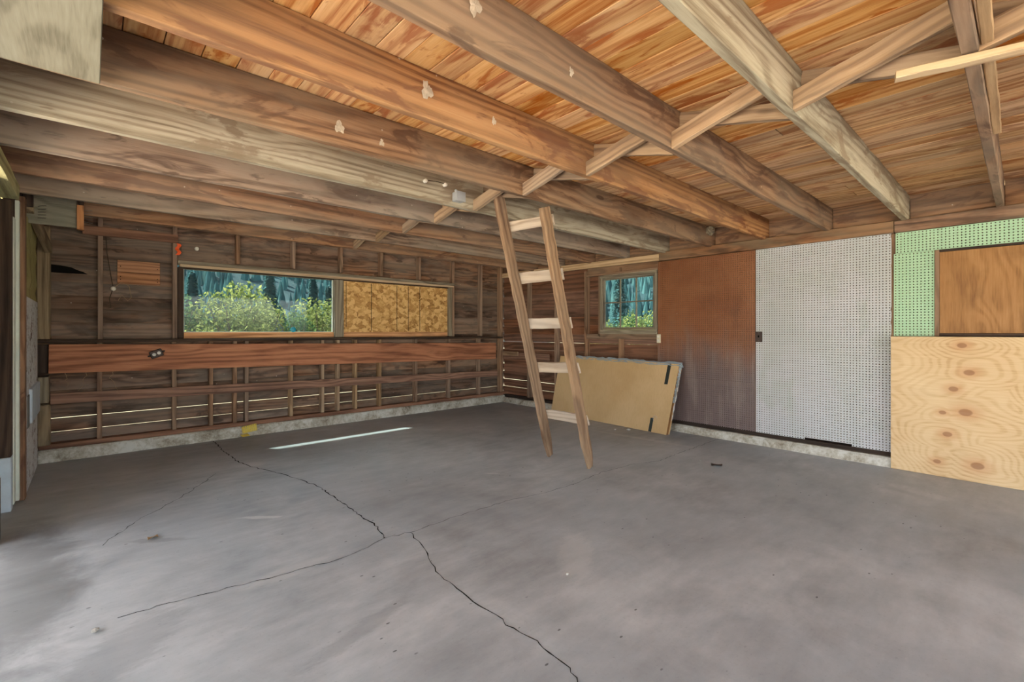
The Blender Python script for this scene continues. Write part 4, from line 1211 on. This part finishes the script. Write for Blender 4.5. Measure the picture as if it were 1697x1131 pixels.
# conifers of the middle distance
def conifer(label, c, h, seed):
    nr = np.random.RandomState(seed)
    e = tag(empty('conifer', (c[0], c[1], -.13)), label, 'tree', 'conifers beyond the shrubs')
    link('trunk', lathe_mesh([(.16, 0), (.10, h * .5), (.02, h * .97)], 8), e, e.matrix_basis.copy(), M['bark'])
    n = 2600
    t = nr.uniform(.06, 1, n) ** .8
    r = h * .20 * (1 - t) * nr.uniform(.35, 1.0, n) + .05
    a = nr.uniform(0, 2 * math.pi, n)
    P = np.stack([r * np.cos(a), r * np.sin(a), h * t - r * .25], 1)
    u = np.stack([np.cos(a), np.sin(a), -.35 + 0 * a], 1); w = np.stack([-np.sin(a), np.cos(a), 0 * a], 1)
    s = nr.uniform(.10, .26, n)[:, None]
    Q = np.stack([P - u * s, P + w * s * .5, P + u * s, P - w * s * .5], 1).reshape(-1, 3)
    me = bpy.data.meshes.new('foliage'); me.from_pydata(Q.tolist(), [], np.arange(4 * n).reshape(-1, 4).tolist()); me.update()
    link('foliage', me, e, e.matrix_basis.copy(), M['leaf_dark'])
for i, (x, y, h, lb) in enumerate(((4.6, 34, 5.0, 'bluish conifer beyond the bushes, left in the long window'), (8.4, 32, 5.4, 'bluish conifer beyond the bushes, centre of the long window'), (11.4, 33, 5.2, 'bluish conifer beyond the bushes, right of centre in the long window'), (13.2, 35, 4.8, 'bluish conifer beyond the bushes, right edge of the long window'), (34, 23.6, 7.4, 'dark conifer standing in the middle panes of the sash window'))):
    conifer(lb, (x, y), h, 40 + i)

# hillside
nr = np.random.RandomState(3)
na, nrad = 90, 14
V = []; F = []
def hill_z(a, r):
    s = max(0.0, (r - 62) / 110.0)
    return -0.2 + 46 * s ** 1.15 * (1 + .12 * math.sin(a * 5.0) + .06 * math.sin(a * 13))
for i in range(na + 1):
    a = R(-60 + 200 * i / na)
    for j in range(nrad + 1):
        r = 60 + 120 * j / nrad
        V.append((r * math.sin(a), r * math.cos(a), hill_z(a, r)))
for i in range(na):
    for j in range(nrad):
        q = i * (nrad + 1) + j
        F.append((q, q + 1, q + nrad + 2, q + nrad + 1))
me = mesh_from('hillside', V, F)
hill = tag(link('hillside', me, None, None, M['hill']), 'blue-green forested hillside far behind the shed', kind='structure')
V = []; F = []
for k in range(9000):
    a = R(nr.uniform(-25, 115)); r = 62 + 112 * nr.uniform(0, 1) ** .8
    x, y, z = r * math.sin(a), r * math.cos(a), hill_z(a, r)
    h = nr.uniform(1.8, 3.6); w = h * nr.uniform(.17, .26); o = len(V)
    for q in range(5):
        b = 2 * math.pi * q / 5 + nr.uniform(0, 1)
        V.append((x + w * math.cos(b), y + w * math.sin(b), z - .3))
    V.append((x, y, z + h))
    for q in range(5): F.append((o + q, o + (q + 1) % 5, o + 5))
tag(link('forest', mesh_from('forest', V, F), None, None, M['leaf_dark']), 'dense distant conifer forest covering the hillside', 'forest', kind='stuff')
